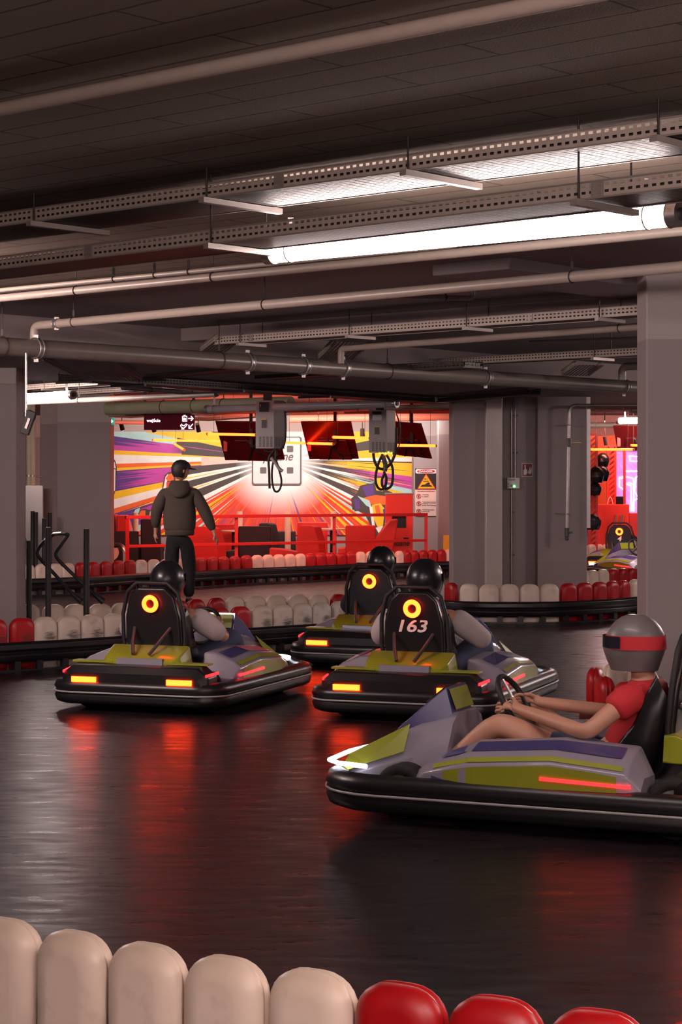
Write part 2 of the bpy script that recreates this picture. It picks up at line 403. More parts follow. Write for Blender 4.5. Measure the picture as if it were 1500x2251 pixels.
# boarded ceiling near, smooth slab beyond; the border follows the lower pipe
def poly_slab(name, outline, z0, z1, m):
    mb = MB(); mb.prism(outline, z0, z1); o = mb.build(name, m, None, world=True); return struct(o)
SEAM = H(0, 640, 2.80)      # a point of the border line
def on_seam(t): return (SEAM + AX*t)
a, b = on_seam(-22), on_seam(22)
back = Vector((.662, .75, 0))
near = [(a.x, a.y), (b.x, b.y), (b.x-back.x*30, b.y-back.y*30), (a.x-back.x*30, a.y-back.y*30)]
far_ = [(a.x, a.y), (b.x, b.y), (b.x+back.x*44, b.y+back.y*44), (a.x+back.x*44, a.y+back.y*44)]
poly_slab('ceiling', near, 2.80, 3.0, M['ceil'])
poly_slab('ceiling', far_, 2.785, 3.0, M['conc'])
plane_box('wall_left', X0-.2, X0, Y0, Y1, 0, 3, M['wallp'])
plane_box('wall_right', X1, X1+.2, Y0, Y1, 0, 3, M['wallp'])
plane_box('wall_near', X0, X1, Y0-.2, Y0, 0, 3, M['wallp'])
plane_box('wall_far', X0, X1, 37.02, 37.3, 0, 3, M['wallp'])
# deep drop beam across the room (along BX) and shallower ribs
def beam(a, b, wd, z0, z1, name='ceiling_beam', m=None):
    mb = MB(); d = (b-a).normalized(); n = Vector((-d.y, d.x, 0))
    q = [a, b, b+n*wd, a+n*wd]
    mb.prism([(p.x, p.y) for p in q], z0, z1)
    o = mb.build(name, m or M['concd'], None, world=True, bevel=.01); return struct(o)
g0 = H(0, 690, 2.785)
beam(g0-BX*7, g0+BX*17, 3.0, 2.50, 2.80)
# ribs running along AX in the middle distance
g1 = H(1423, 646, 2.785)
beam(g1-AX*8, g1+AX*14, .0-.35, 2.68, 2.80)
g2 = H(950, 582, 2.785)
beam(g2, g2+BX*6.2, -.55, 2.72, 2.80, m=M['conc'])

def pillar(x0, x1, Z, depth, h=2.8, name='pillar'):
    a, b = P(x0, 1000, Z), P(x1, 1000, Z)
    mb = MB(); mb.box(((a.x+b.x)/2, Z+depth/2, h/2), (b.x-a.x, depth, h))
    o = mb.build(name, M['pillar'], None, world=True, bevel=.012); return struct(o)
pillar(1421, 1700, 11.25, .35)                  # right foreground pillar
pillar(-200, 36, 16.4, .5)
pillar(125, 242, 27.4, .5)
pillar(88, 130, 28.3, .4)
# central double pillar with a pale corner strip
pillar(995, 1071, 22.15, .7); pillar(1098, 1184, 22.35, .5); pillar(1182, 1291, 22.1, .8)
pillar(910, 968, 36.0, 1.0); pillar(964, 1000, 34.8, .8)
a, b = P(1069, 880, 21.95), P(1100, 880, 22.3)
mb = MB(); mb.hexa([(a.x, 21.95, 0), (b.x, 21.98, 0), (b.x, 22.4, 0), (a.x, 22.4, 0)], [(a.x, 21.95, 2.5), (b.x, 21.98, 2.5), (b.x, 22.4, 2.5), (a.x, 22.4, 2.5)])
struct(mb.build('pillar', mat('satin_panel', (.55, .47, .45), .28, bump=.03), None, world=True, bevel=.01))
mb = MB(); p = P(1293, 900, 22.2); mb.box((p.x, 22.3, 1.75), (.045, .3, 1.5))
struct(mb.build('trim_1', M['galv'], None, world=True))

# ================================================================ barriers
def block_mesh(name, m, w=.198, h=.42, d=.10):
    """moulded plastic block: round-shouldered, two shells with a seam"""
    def outline(ins, r):
        hw = w/2-ins; top = h-ins; bt = .0+ins*.6; o = []
        o += [(-hw, bt), (hw, bt)]
        for k in range(7):
            a = math.pi/2*k/6; o.append((hw-r+r*math.cos(a), top-r+r*math.sin(a)))
        for k in range(7):
            a = math.pi/2+math.pi/2*k/6; o.append((-hw+r+r*math.cos(a), top-r+r*math.sin(a)))
        return o
    S = []
    prof = [(-d/2, .052), (-d/2+.0003, .047), (-d/2+.004, .032), (-d/2+.012, .017), (-d/2+.023, .006), (-d/2+.036, .0), (-.006, .0), (-.002, .006), (.002, .006), (.006, .0), (d/2-.036, 0), (d/2-.023, .006), (d/2-.012, .017), (d/2-.004, .032), (d/2-.0003, .047), (d/2, .052)]
    for y, ins in prof: S.append([(x, y, z) for x, z in outline(ins, .078-ins*.75)])
    mb = MB(); mb.loft(S)
    o = mb.build(name, m); return o
PROTO = {}
for k in ('bw', 'bws', 'br', 'brs'):
    PROTO[k] = block_mesh('barrier_block', M[k]); C.objects.unlink(PROTO[k])
def block_row(items, label_of, group_of, h=.42, back=False, sc=1.0):
    """items: (x, y_top, kind); placed so the block top (h) meets that point"""
    ps = [H(x, y, h) for x, y, k in items]
    out = []
    for i, (x, y, k) in enumerate(items):
        p = ps[i]; q0 = ps[max(0, i-1)]; q1 = ps[min(len(ps)-1, i+1)]
        t = (q1-q0); rz = math.atan2(t.y, t.x)
        if isinstance(k, tuple): k, rz = k[0], rz+k[1]
        o = PROTO[k].copy(); C.objects.link(o); o.location = (p.x, p.y, 0); o.rotation_euler.z = rz
        gap = (q1-q0).length/(2 if 0 < i < len(ps)-1 else 1)
        o.scale.x = min(1.12, max(.5, gap/.202*sc))
        tag(o, label_of(i, k), 'barrier block', group_of(i, k)); out.append(o)
    return ps
def rail(path, label, off=.10, z0=.07, z1=.235, spacer=None, name='bumper_rail'):
    """black plastic bumper rail with two ribs, offset towards the track; path = floor points"""
    pts = []
    for i, p in enumerate(path):
        t = (path[min(i+1, len(path)-1)]-path[max(i-1, 0)]); t.z = 0; t.normalize(); n = Vector((t.y, -t.x, 0))
        pts.append((Vector((p.x, p.y, 0))+n*off, n))
    H_ = z1-z0
    prof = [(0, z0), (.035, z0), (.055, z0+H_*.12), (.06, z0+H_*.36), (.045, z0+H_*.44), (.03, z0+H_*.5), (.045, z0+H_*.56), (.06, z0+H_*.64), (.058, z0+H_*.88), (.035, z1), (0, z1)]
    S = [[Vector((c.x, c.y, 0))+n*px+Vector((0, 0, pz)) for px, pz in prof] for c, n in pts]
    root = thing(name, label, 'bumper rail', tuple(pts[len(pts)//2][0]))
    mb = MB(); mb.loft(S, smooth=False); mb.build('rail_band', M['rubber'], root, world=True, bevel=.004)
    mb = MB()
    S2 = [[Vector((c.x, c.y, 0))+n*px+Vector((0, 0, pz)) for px, pz in [(0, .0), (.05, .0), (.05, .014), (0, .014)]] for c, n in pts]
    mb.loft(S2, smooth=False); mb.build('floor_strip', M['rubber'], root, world=True)
    if spacer:
        mb = MB()
        for p, n, t in spacer:
            mb.box(Vector((p.x, p.y, .04))+n*(off+.02), (.055, .05, .08), Matrix.Rotation(math.atan2(t.y, t.x), 3, 'Z'))
        tag(mb.build('spacer_strip', M['rubber'], root, world=True), kind='stuff' if len(spacer) > 100 else None)
    return root
def row_rail(ps, label, ext0=0, ext1=0, **k):
    path = [p.copy() for p in ps]
    if ext0: path.insert(0, path[0]+(path[0]-path[1]).normalized()*ext0)
    if ext1: path.append(path[-1]+(path[-1]-path[-2]).normalized()*ext1)
    sp = []
    for i in range(len(ps)-1):
        t = (ps[i+1]-ps[i]); t.z = 0; t.normalize(); n = Vector((t.y, -t.x, 0)); sp.append(((ps[i]+ps[i+1])/2, n, t))
    return rail(path, label, spacer=sp, **k)
def interp(knots, xs):
    out = []
    for x in xs:
        for (xa, ya), (xb, yb) in zip(knots, knots[1:]):
            if x <= xb or (xb, yb) == knots[-1]:
                out.append(ya+(yb-ya)*(x-xa)/(xb-xa)); break
    return out
# --- far row along the lounge
xs = [-18, 10, 38, 62, 92, 122, 149, 178, 206, 233, 260, 285, 310, 338, 365, 391, 416, 440, 466, 491, 516, 541, 565, 589, 613, 637, 660, 682, 705, 727, 750, 771, 793, 815, 836, 857, 878, 894, 911, 930, 950, 970, 988, 1006]
ys = interp([(-18, 1243), (149, 1238), (285, 1231), (391, 1228), (541, 1221), (660, 1217), (771, 1213), (878, 1211), (1006, 1207)], xs)
cols = ['bw']*7+['br']*5+['bw']*4+['br']*6+['bw']*5+['br']*5+['bw']*5+['br']*5+['bw']*2
runs = []; c0 = None; r = 0
for c in cols:
    if c != c0: r += 1; c0 = c
    runs.append(r)
places = {1: 'behind the black padded posts, left end', 2: 'before the left concrete pillar', 3: 'before the left end of the red railing', 4: 'just right of the standing man', 5: 'before the dark armchair backs', 6: 'below the hanging charger loop, before red seats', 7: 'before the red high-backed sofa', 8: 'before the warning poster and railing end', 9: 'at the central pillar, right end'}
ps = block_row([(x, y, c) for x, y, c in zip(xs, ys, cols)],
    lambda i, k: ('red' if k[1] == 'r' else 'white')+' block of the far lounge barrier, '+places[runs[i]],
    lambda i, k: ('red' if k[1] == 'r' else 'white')+' lounge barrier blocks, '+places[runs[i]])
row_rail(ps, 'long black bumper rail in front of the far lounge barrier')
FAR = ps
# --- middle island, front row
xs = [-60, -12, 48, 99, 150, 201, 251, 300, 348, 395, 440, 482, 528, 575, 620, 664, 706, 746]
ys = interp([(-60, 1364), (48, 1358), (99, 1356), (251, 1348), (395, 1341), (482, 1336), (528, 1333), (620, 1328), (706, 1324), (746, 1321)], xs)
cols = ['brs']*3+['bws']*6+['brs']*4+['bws']*5
wh = lambda i: 'left end by the grey pillar' if i < 3 else 'left, before the black posts' if i < 9 else 'centre, behind the left kart' if i < 13 else 'right of the left kart'
ps = block_row([(x, y, c) for x, y, c in zip(xs, ys, cols)],
    lambda i, k: ('red' if k[1] == 'r' else 'white')+' scuffed block, front row of the middle island, '+wh(i),
    lambda i, k: 'front island blocks, '+wh(i))
# right end of the island turns back
turn = [(778, 1321, 'brs'), (800, 1319, 'brs'), (812, 1314, 'brs'), (806, 1309, 'brs'), (792, 1306, 'brs')]
tp = block_row(turn, lambda i, k: 'red scuffed block at the rounded right end of the middle island', lambda i, k: 'red blocks on the right turn of the island', sc=.8)
row_rail(ps+tp[:3], 'long black bumper rail along the front of the middle island')
# --- middle island, back row
xs = [-30, 15, 62, 118, 165, 220, 268, 315, 350, 393, 430, 475, 516, 561, 607, 655, 700, 745, 775]
ys = interp([(-30, 1332), (62, 1329), (220, 1327), (350, 1322), (430, 1317), (516, 1311), (607, 1308), (745, 1306), (775, 1305)], xs)
cols = ['bw']*8+['br']*4+['bw']*5+['br']*2
wh2 = lambda i: 'left behind the black posts' if i < 8 else 'centre by the walking man' if i < 12 else 'centre right' if i < 17 else 'right end'
ps = block_row([(x, y, c) for x, y, c in zip(xs, ys, cols)],
    lambda i, k: ('red' if k[1] == 'r' else 'white')+' block, back row of the middle island, '+wh2(i),
    lambda i, k: 'back island blocks, '+wh2(i))
rail([p+Vector((0, .20, 0)) for p in reversed(ps)], 'black bumper rail along the back of the middle island', off=.02)
# --- right row, bulging towards the camera
xs = [962, 950, 948, 966, 993, 1032, 1076, 1120, 1165, 1208, 1250, 1285, 1318, 1346, 1371, 1396, 1420, 1446]
ys = [1262, 1266, 1271, 1277, 1281, 1283, 1284, 1284, 1284, 1283.5, 1282, 1280.5, 1279, 1277.5, 1275.5, 1273.5, 1271, 1269]
cols = ['bw', 'bw', 'bw', 'bw', 'br']+['bw']*5+['br']*5+['bw']*3
wh3 = lambda i: 'behind the ring-lit kart driver' if i < 4 else 'left of the white run' if i == 4 else 'below the central pillar' if i < 10 else 'between the pillars' if i < 15 else 'beside the right pillar'
ps = block_row([(x, y, c) for x, y, c in zip(xs, ys, cols)],
    lambda i, k: ('red' if k[1] == 'r' else 'white')+' block of the curved barrier '+wh3(i),
    lambda i, k: 'curved barrier blocks '+wh3(i))
row_rail(ps, 'curved black bumper rail round the barrier below the central pillar')
# --- second row behind it and the shop row
ps = block_row([(x, y, c) for x, y, c in zip([1262, 1283, 1303, 1326, 1349, 1370, 1390, 1410, 1430], [1255, 1254, 1253, 1251.5, 1250, 1249, 1248, 1247, 1246], ['bw']*4+['br']*5)],
    lambda i, k: ('red' if k[1] == 'r' else 'white')+' block, second barrier seen between the pillars', lambda i, k: ('red' if k[1] == 'r' else 'white')+' blocks of the second barrier')
row_rail(ps, 'black bumper rail of the second barrier between the pillars')
ps = block_row([(x, y, c) for x, y, c in zip([1284, 1301, 1318, 1333, 1349, 1366, 1383], [1197, 1196.5, 1196, 1196, 1195.5, 1195, 1194.5], ['bw']*4+['br']*3)],
    lambda i, k: ('red' if k[1] == 'r' else 'white')+' block, farthest barrier before the red shop counter', lambda i, k: ('red' if k[1] == 'r' else 'white')+' blocks of the farthest barrier')
row_rail(ps, 'black bumper rail of the farthest barrier by the parked kart')
# --- right foreground row round the pillar
items = [(1446, 1440, 'bw'), (1424, 1446, 'bw'), (1392, 1452, 'bw'), (1349, 1457, 'bw'), (1309, 1467, 'br'), (1330, 1487, 'br'), (1382, 1499, 'br'), (1457, 1505, 'bws'), (1537, 1509, 'bws')]
wh4 = ['white block behind the right pillar edge', 'white block touching the right pillar edge', 'white block second from the right pillar edge', 'white block behind the red curve by the pillar', 'red block at the tip of the curve by the right pillar', 'red block behind the front kart driver arm', 'dark red block left of the big white block', 'big scuffed white block in front of the right pillar', 'white block cut by the right photo edge']
ps = block_row(items, lambda i, k: wh4[i]+', near barrier', lambda i, k: None, sc=.85)
row_rail(ps[5:], 'black bumper rail before the right pillar, above the front kart', ext1=.6)
# --- foreground row along the bottom edge
items = [(-150, 2000, 'bw'), (12, 2019, 'bw'), (166, 2047, 'bw'), (327, 2074, 'bw'), (500, 2103, 'bw'), (690, 2132, 'bw'), (884, 2161, 'br'), (1094, 2191, 'br'), (1318, 2220, 'br'), (1555, 2249, 'br')]
ordn = ['', 'leftmost visible, cut by the photo edge', 'second from left', 'third from left', 'fourth from left', 'fifth, next to the red ones', 'first red one beside the white run', 'second red one', 'third red one', 'cut by the right photo edge']
ps = block_row(items, lambda i, k: ('red' if k[1] == 'r' else 'cream white')+' block of the foreground barrier, '+(ordn[i] or 'outside the left edge'), lambda i, k: ('red' if k[1] == 'r' else 'white')+' foreground barrier blocks', sc=1.0)
FG = ps
rail([p for p in reversed(ps)], 'black bumper rail on the track side of the foreground barrier', off=.08, z0=.05, z1=.2)

# ================================================================ tubes
def tube_lamp(pa, pb, label, on=True, mt='tube', r=.044, hang=.10, name='tube_lamp'):
    d = (pb-pa).normalized(); root = thing(name, label, 'ceiling lamp', tuple((pa+pb)/2), group=None)
    mb = MB(); mb.tube([pa+d*.0, pa+d*.03, pb-d*.03, pb], [r*.93, r, r, r*.93], 24)
    mb.build('lamp_tube', M[mt] if on else M['tubeoff'], root, world=True)
    for s, p in ((-1, pa), (1, pb)):
        mb = MB(); q = p+d*s*.035
        mb.cyl(p-d*s*.01, q, r*1.1, 24); mb.ring(p-d*s*.008, d, r*1.08, .003)
        e = mb.build('end_cap', M['galv'], root, world=True)
        mb = MB(); mb.cyl(q, q+d*s*.012, r*.55, 12); mb.cyl(q, q+d*s*.02, r*.22, 8)
        mb.build('end_plug', M['dgrey'], e, world=False) if False else mb.build('end_plug', M['dgrey'], root, world=True)
        c = p-d*s*.10
        mb = MB(); mb.box(c+Vector((0, 0, r+hang/2)), (.025, .004, hang)); mb.ring(c, d, r*1.06, .004, 20)
        mb.build('mounting_clip', M['galv'], root, world=True)
    return root
tube_lamp(H(600, 556, 2.525), H(1478, 472, 2.525), 'long lit white tube lamp below the near cable tray', mt='tubenear')
tube_lamp(H(-70, 882, 2.44), H(158, 868, 2.44), 'lit white tube lamp beside the left grey pillar', mt='tubefar')
tube_lamp(H(1362, 925, 2.44), H(1540, 921, 2.44), 'short-looking lit tube lamp between the pillars at right')
tube_lamp(H(868, 887, 2.40), H(458, 900, 2.40), 'unlit grey tube lamp above the hanging charger', on=False, r=.045)
c = Vector((-3.5, 10.6, 2.44)); tube_lamp(c-AX*.88, c+AX*.88, 'lit tube lamp out of view on the left')
c = Vector((-1.2, -.6, 2.5)); tube_lamp(c-AX*.88, c+AX*.88, 'lit tube lamp behind the camera')
c = Vector((.9, 1.0, 2.25)); tube_lamp(c-AX*.88, c+AX*.88, 'added lit tube lamp, unseen overhead above the camera', hang=.4)  # unseen lamp, added to light the tray sides
c = Vector((3.9, 4.6, 2.44)); tube_lamp(c-AX*.88, c+AX*.88, 'added lit tube lamp out of view, nearest on the right')  # added out of view to brighten the right pillar's face
c = Vector((-5.2, 20.5, 2.44)); tube_lamp(c-AX*.88, c+AX*.88, 'added lit tube lamp out of view, far on the left')  # unseen tube added to lift the dim left pillar
c = Vector((8.6, 22.5, 2.44)); tube_lamp(c-AX*.88, c+AX*.88, 'added lit tube lamp out of view, far on the right')  # added fill tube, never in view, for the pillars and blocks
c = Vector((5.4, 15.5, 2.44)); tube_lamp(c-AX*.88, c+AX*.88, 'lit tube lamp out of view on the right')

# ================================================================ cable trays
M['cablem'] = mat('cable_sheath', (.045, .038, .036), .5)
def tray(pa, pb, wd, label, dark=False, brackets=(), rod_top=2.8, side=.055, base=None, name='cable_tray', joints=(), cables=True):
    """pa-pb: near bottom edge; wd across (away from the camera)"""
    d = (pb-pa); Ln = d.length; x = d.normalized()
    y = Vector((-x.y, x.x, 0));
    if y.y < 0: y = -y
    flip = (x.cross(y)).z < 0
    if flip: pa, pb = pb, pa; x = -x
    y = Vector((-x.y, x.x, 0)); rz = math.atan2(x.y, x.x)
    root = thing(name, label, 'cable tray', tuple(pa), rz)
    root.rotation_euler = (0, -math.asin(x.z), rz) if abs(x.z) > 1e-4 else (0, 0, rz)
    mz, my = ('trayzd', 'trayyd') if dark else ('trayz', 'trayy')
    for yy in (0, wd):
        mb = MB(); mb.add([(0, yy, 0), (Ln, yy, 0), (Ln, yy, side), (0, yy, side)], [(0, 1, 2, 3)])
        mb.build('tray_side', M[mz], root, fix=False)
        mb = MB(); mb.box((Ln/2, yy, side+.002), (Ln, .010, .006)); mb.box((Ln/2, yy, 0), (Ln, .008, .006)); mb.build('tray_lip', M['tray'] if not dark else M['dgrey'], root)
    mb = MB(); mb.add([(0, 0, 0), (Ln, 0, 0), (Ln, wd, 0), (0, wd, 0)], [(0, 1, 2, 3)]); mb.build('tray_base', M[base or my], root, fix=False)
    if cables:  # unseen cables, added to stop light passing through the slots
        mb = MB(); nc = max(3, int(wd/.022)); rnd = random.Random(int(Ln*1000))
        for q in range(nc):
            yy = .012+(wd-.024)*(q+.5)/nc
            mb.tube([(Ln*u, yy+rnd.uniform(-.003, .003), .013+rnd.uniform(0, .006)) for u in [w_/8 for w_ in range(9)]], .0118, 6)
        mb.box((Ln/2, wd/2, .006), (Ln, wd*.96, .010))
        for q in range(nc-1):
            yy = .022+(wd-.044)*(q+.5)/nc
            mb.tube([(Ln*u, yy+rnd.uniform(-.004, .004), .034+rnd.uniform(0, .005)) for u in [w_/8 for w_ in range(9)]], .0112, 6)
        mb.build('added_cable_fill', M['cablem'], root)
    for j in joints:
        mb = MB(); mb.box((Ln*j, -.004, side/2), (.05, .004, side*.95))
        for q in (-.016, .016):
            for z in (.014, .04): mb.cyl((Ln*j+q, -.006, z), (Ln*j+q, -.014, z), .004, 8)
        mb.build('joint_plate', M['tray'], root)
    for t in brackets:
        mb = MB(); mb.box((Ln*t, wd/2, -.014), (.03, wd+.10, .022)); mb.build('support_bracket', M['tray'] if not dark else M['dgrey'], root)
        top = rod_top-pa.z
        for yy in (-.02, wd+.02):
            mb = MB(); mb.cyl((Ln*t, yy, -.02), (Ln*t, yy, top), .004, 6); mb.build('hanger_rod', M['rod'], root)
    return root
def tt(pa, pb, x):      # parameter along a-b for image column x
    lo, hi = 0., 1.
    f = lambda t: CX+F*(pa+(pb-pa)*t).x/(pa+(pb-pa)*t).y
    s = 1 if f(1) > f(0) else -1
    for _ in range(40):
        m_ = (lo+hi)/2
        if (f(m_)-x)*s < 0: lo = m_
        else: hi = m_
    return (lo+hi)/2
def tray_px(x0, y0, x1, y1, h, wd, label, bx=(), jx=(), **k):
    pa, pb = H(x0, y0, h), H(x1, y1, h)
    x = (pb-pa).normalized(); y = Vector((-x.y, x.x, 0))
    fl = y.y < 0
    conv = lambda t: 1-t if fl else t
    return tray(pa, pb, wd, label, brackets=[conv(tt(pa, pb, q)) for q in bx], joints=[conv(tt(pa, pb, q)) for q in jx], **k)
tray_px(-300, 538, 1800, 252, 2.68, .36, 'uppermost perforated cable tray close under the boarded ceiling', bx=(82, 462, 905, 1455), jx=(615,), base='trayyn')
tray_px(-300, 627, 1800, 376, 2.52, .28, 'perforated cable tray directly above the long lit tube lamp', bx=(-140, 472, 1280), jx=(196, 1315))
tray_px(472, 757, 1480, 686, 2.60, .20, 'thin cable tray in front of the deep beam, above the centre', bx=(532, 772, 1030, 1322), jx=(552, 1165))
tray_px(945, 804, 1480, 776, 2.56, .20, 'lower right cable tray just above the big grey pipe', bx=(1310,), jx=(965,))
# sloping tray drops
def strip_tray(pa, pb, wd, label, dark=False):
    return tray(pa, pb, wd, label, dark=dark, brackets=(), side=.045, name='sloping_cable_tray', cables=False)
strip_tray(P(440, 775, 15.6), P(478, 745, 14.9), .2, 'short sloping tray end left of the thin tray')
strip_tray(P(700, 790, 15.95), P(748, 742, 15.2), .3, 'steep perforated tray piece dropping behind the big pipe')
strip_tray(P(1235, 826, 17.0), P(1268, 802, 16.6), .25, 'sloping tray piece at lower right above the pipe')
# dark tray run beneath the beam (across the room)
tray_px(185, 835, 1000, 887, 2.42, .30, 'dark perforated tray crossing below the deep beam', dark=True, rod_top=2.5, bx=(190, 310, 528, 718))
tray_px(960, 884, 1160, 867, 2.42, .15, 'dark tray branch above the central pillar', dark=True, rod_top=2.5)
strip_tray(P(95, 792, 14.2), P(185, 836, 16.6), .5, 'wide dark tray sloping down at the left', dark=True)
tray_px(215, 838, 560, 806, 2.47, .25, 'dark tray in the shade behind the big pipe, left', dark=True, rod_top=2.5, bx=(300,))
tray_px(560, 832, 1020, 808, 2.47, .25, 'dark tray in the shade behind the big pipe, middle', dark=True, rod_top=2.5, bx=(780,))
tray_px(40, 858, 215, 846, 2.62, .2, 'pale tray above the left tube lamp', bx=(100,), rod_top=2.8)
tray_px(150, 868, 410, 852, 2.62, .2, 'pale short tray right of the left tube lamp', bx=(170,), rod_top=2.8)
tray_px(1300, 905, 1440, 902, 2.48, .2, 'pale tray above the tube lamp between the pillars', bx=(1390,))
tray_px(250, 918, 500, 906, 2.60, .3, 'pale tray over the lounge, left of the hanging screens', bx=(330,))
tray_px(420, 925, 560, 915, 2.52, .3, 'pale tray behind the first hanging screen')

# ================================================================ pipes
def arc_corner(p, q, r, rad=.08, n=6):
    a = (p-q).normalized(); b = (r-q).normalized(); out = []
    s, e = q+a*rad, q+b*rad
    for k in range(n+1):
        t = k/n; out.append(s*(1-t)**2+q*2*t*(1-t)+e*t*t)
    return out
def pipe(label, pts, r, m, clamps=(), hang=(), top=2.8, name='ceiling_pipe', rad=.08, cm=None):
    pts = [Vector(p) for p in pts]; path = [pts[0]]
    for i in range(1, len(pts)-1): path += arc_corner(pts[i-1], pts[i], pts[i+1], rad)
    path.append(pts[-1])
    mid = (pts[0]+pts[1])/2
    root = thing(name, label, 'pipe', tuple(mid))
    mb = MB(); mb.tube(path, r, 20); mb.build('pipe_run', m, root, world=True)
    a, b = pts[0], pts[1]; d = (b-a).normalized()
    for x in clamps:
        q = a+(b-a)*tt(a, b, x)
        mb = MB(); mb.cyl(q-d*.016, q+d*.016, r*1.13, 20)
        mb.ring(q-d*.016, d, r*1.12, r*.05+.003); mb.ring(q+d*.016, d, r*1.12, r*.05+.003)
        for s in (-1, 1):
            mb.box(q+Vector((0, 0, s*r*1.25)), (.03, .03, r*.5))
        mb.build('pipe_coupling', cm or M['galv'], root, world=True)
    for x in hang:
        q = a+(b-a)*tt(a, b, x)
        mb = MB(); mb.ring(q, d, r*1.05, .004); mb.cyl(q+Vector((0, 0, r)), Vector((q.x, q.y, top)), .004, 6)
        mb.box(q+Vector((0, 0, r+.03)), (.014, .014, .04))
        mb.build('pipe_hanger', M['rod'], root, world=True)
    return root
pipe('thick cream pipe hugging the boarded ceiling at the top of the photo', [H(-250, 289, 2.765), H(1800, -110, 2.765)], .0225, M['pipe'], clamps=(), hang=())
o = pipe('cream pipe running below the tube lamp from the left edge', [H(-300, 685, 2.62), H(1800, 478, 2.62)], .022, M['pipe'], hang=(167, 468), clamps=(), cm=M['pipe'])
pipe('flat cream conduit just above the cream pipe below the lamp', [H(-300, 667, 2.66), H(1000, 540, 2.66)], .012, M['pipe'], hang=(250, 340, 415), name='conduit')
pe = H(75, 716, 2.61)
pipe('grey pipe with an elbow dropping into the big pipe at left', [H(1800, 559, 2.61), pe, pe-Vector((0, 0, .14))], .029, M['pipe'], hang=(162, 582, 1258), clamps=(125,), rad=.06)
pe = H(750, 766, 2.60)
pipe('grey pipe with an elbow dropping into the big pipe at the centre', [H(1600, 704, 2.60), pe, pe-Vector((0, 0, .12))], .026, M['pipe'], hang=(1363,), rad=.05)
a, b = H(-60, 757, 2.45), H(1372, 850, 2.45)
pipe('big dark grey pipe crossing the whole width', [a, a+(b-a)*1.15], .062, M['pipeb'], clamps=(80, 545, 668, 755, 1068, 1372), hang=(5, 482, 852), cm=M['galv'])
pipe('short pipe stub with a small elbow above the thin tray', [H(880, 650, 2.66), H(1038, 656, 2.66), H(1040, 656, 2.66)+Vector((0, 0, .06))], .016, M['pipeg'], hang=(980,), rad=.02)
pe = H(1368, 806, 2.56)
pipe('pipe elbow joining the big pipe near the right pillar', [H(1520, 800, 2.56), pe, pe-Vector((0, 0, .12))], .035, M['pipeg'], rad=.06)
pipe('bent thin conduit on the beam at right', [H(1165, 752, 2.62), H(1423, 742, 2.62)], .012, M['pipeg'], name='conduit')
# beyond the beam
pipe('pale pipe below the left tube lamp', [H(30, 886, 2.42), H(475, 867, 2.42)], .028, M['pipe'], hang=(174,))
pipe('grey pipe stub above the entrance sign', [H(270, 852, 2.46), H(478, 867, 2.46)], .026, M['pipeg'], hang=(330, 420), top=2.5)
pipe('wide greenish duct over the lounge entrance', [P(236, 899, 26.5), P(640, 886, 24.5)], .085, mat('duct_paint', (.34, .33, .22), .5), clamps=(), hang=(360, 428, 492), name='duct')
pipe('pipe over the entrance sign', [P(240, 911, 27.2), P(1000, 893, 24.5)], .035, M['pipe'], hang=(360, 680, 790))
pipe('red-lit pipe behind the charger', [P(636, 921, 29), P(1000, 915, 29)], .06, M['pipe'], hang=(700, 900))
pipe('red-lit duct behind the hanging screens', [P(240, 902, 31), P(545, 896, 31)], .12, M['pipe'], hang=(300, 420), name='duct')
pipe('red-lit duct between the chargers', [P(640, 899, 31.5), P(1000, 895, 31.5)], .11, M['pipe'], hang=(740, 835), name='duct')
pipe('thin pipe high in the lounge, left', [P(245, 928, 30), P(420, 930, 30)], .03, M['pipe'])
pipe('thin pipe high in the lounge, right', [P(760, 905, 28), P(1000, 904, 26)], .03, M['pipeg'])
pipe('thin pipe above the lamp between the pillars', [P(1285, 881, 24), P(1440, 879, 24)], .03, M['pipeg'], hang=(1389,))
pipe('thin pipe above the shop, between the pillars', [P(1296, 935, 32), P(1440, 934, 32)], .05, M['pipe'])
# extra hanger rods visible in front of the beam
# ================================================================ mural on the far wall
WZ = 37.0
def wp(x, y, dz=0.0): return P(x, y, WZ-dz)
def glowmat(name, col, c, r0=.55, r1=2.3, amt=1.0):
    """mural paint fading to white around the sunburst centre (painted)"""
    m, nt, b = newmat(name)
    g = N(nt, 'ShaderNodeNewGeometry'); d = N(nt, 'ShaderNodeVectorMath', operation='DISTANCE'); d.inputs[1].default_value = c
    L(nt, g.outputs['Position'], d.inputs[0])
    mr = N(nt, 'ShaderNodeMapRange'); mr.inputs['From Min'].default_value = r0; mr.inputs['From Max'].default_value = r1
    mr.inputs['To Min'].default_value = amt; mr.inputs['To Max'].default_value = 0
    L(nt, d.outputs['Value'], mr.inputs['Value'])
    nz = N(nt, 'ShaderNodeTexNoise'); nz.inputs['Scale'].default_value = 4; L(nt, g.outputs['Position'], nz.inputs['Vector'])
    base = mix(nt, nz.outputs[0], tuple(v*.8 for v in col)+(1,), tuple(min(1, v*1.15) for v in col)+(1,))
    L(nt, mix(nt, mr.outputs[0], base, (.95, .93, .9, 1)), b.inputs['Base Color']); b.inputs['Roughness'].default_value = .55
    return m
MC = wp(615, 1010)
XL, XR = wp(243, 0).x, wp(909, 0).x
ZT, ZB = 2.475, .50
mur = thing('wall_mural', 'bright sunburst mural of coloured rays round a white logo sign on the far wall', 'mural', (wp(576, 0).x, WZ, ZB), kind=None)
mb = MB(); mb.box(((XL+XR)/2-.3, WZ-.005, (ZT+ZB)/2), (XR-XL+.6, .01, ZT-ZB))
mb.build('mural_panel', M['white'], mur, world=True)
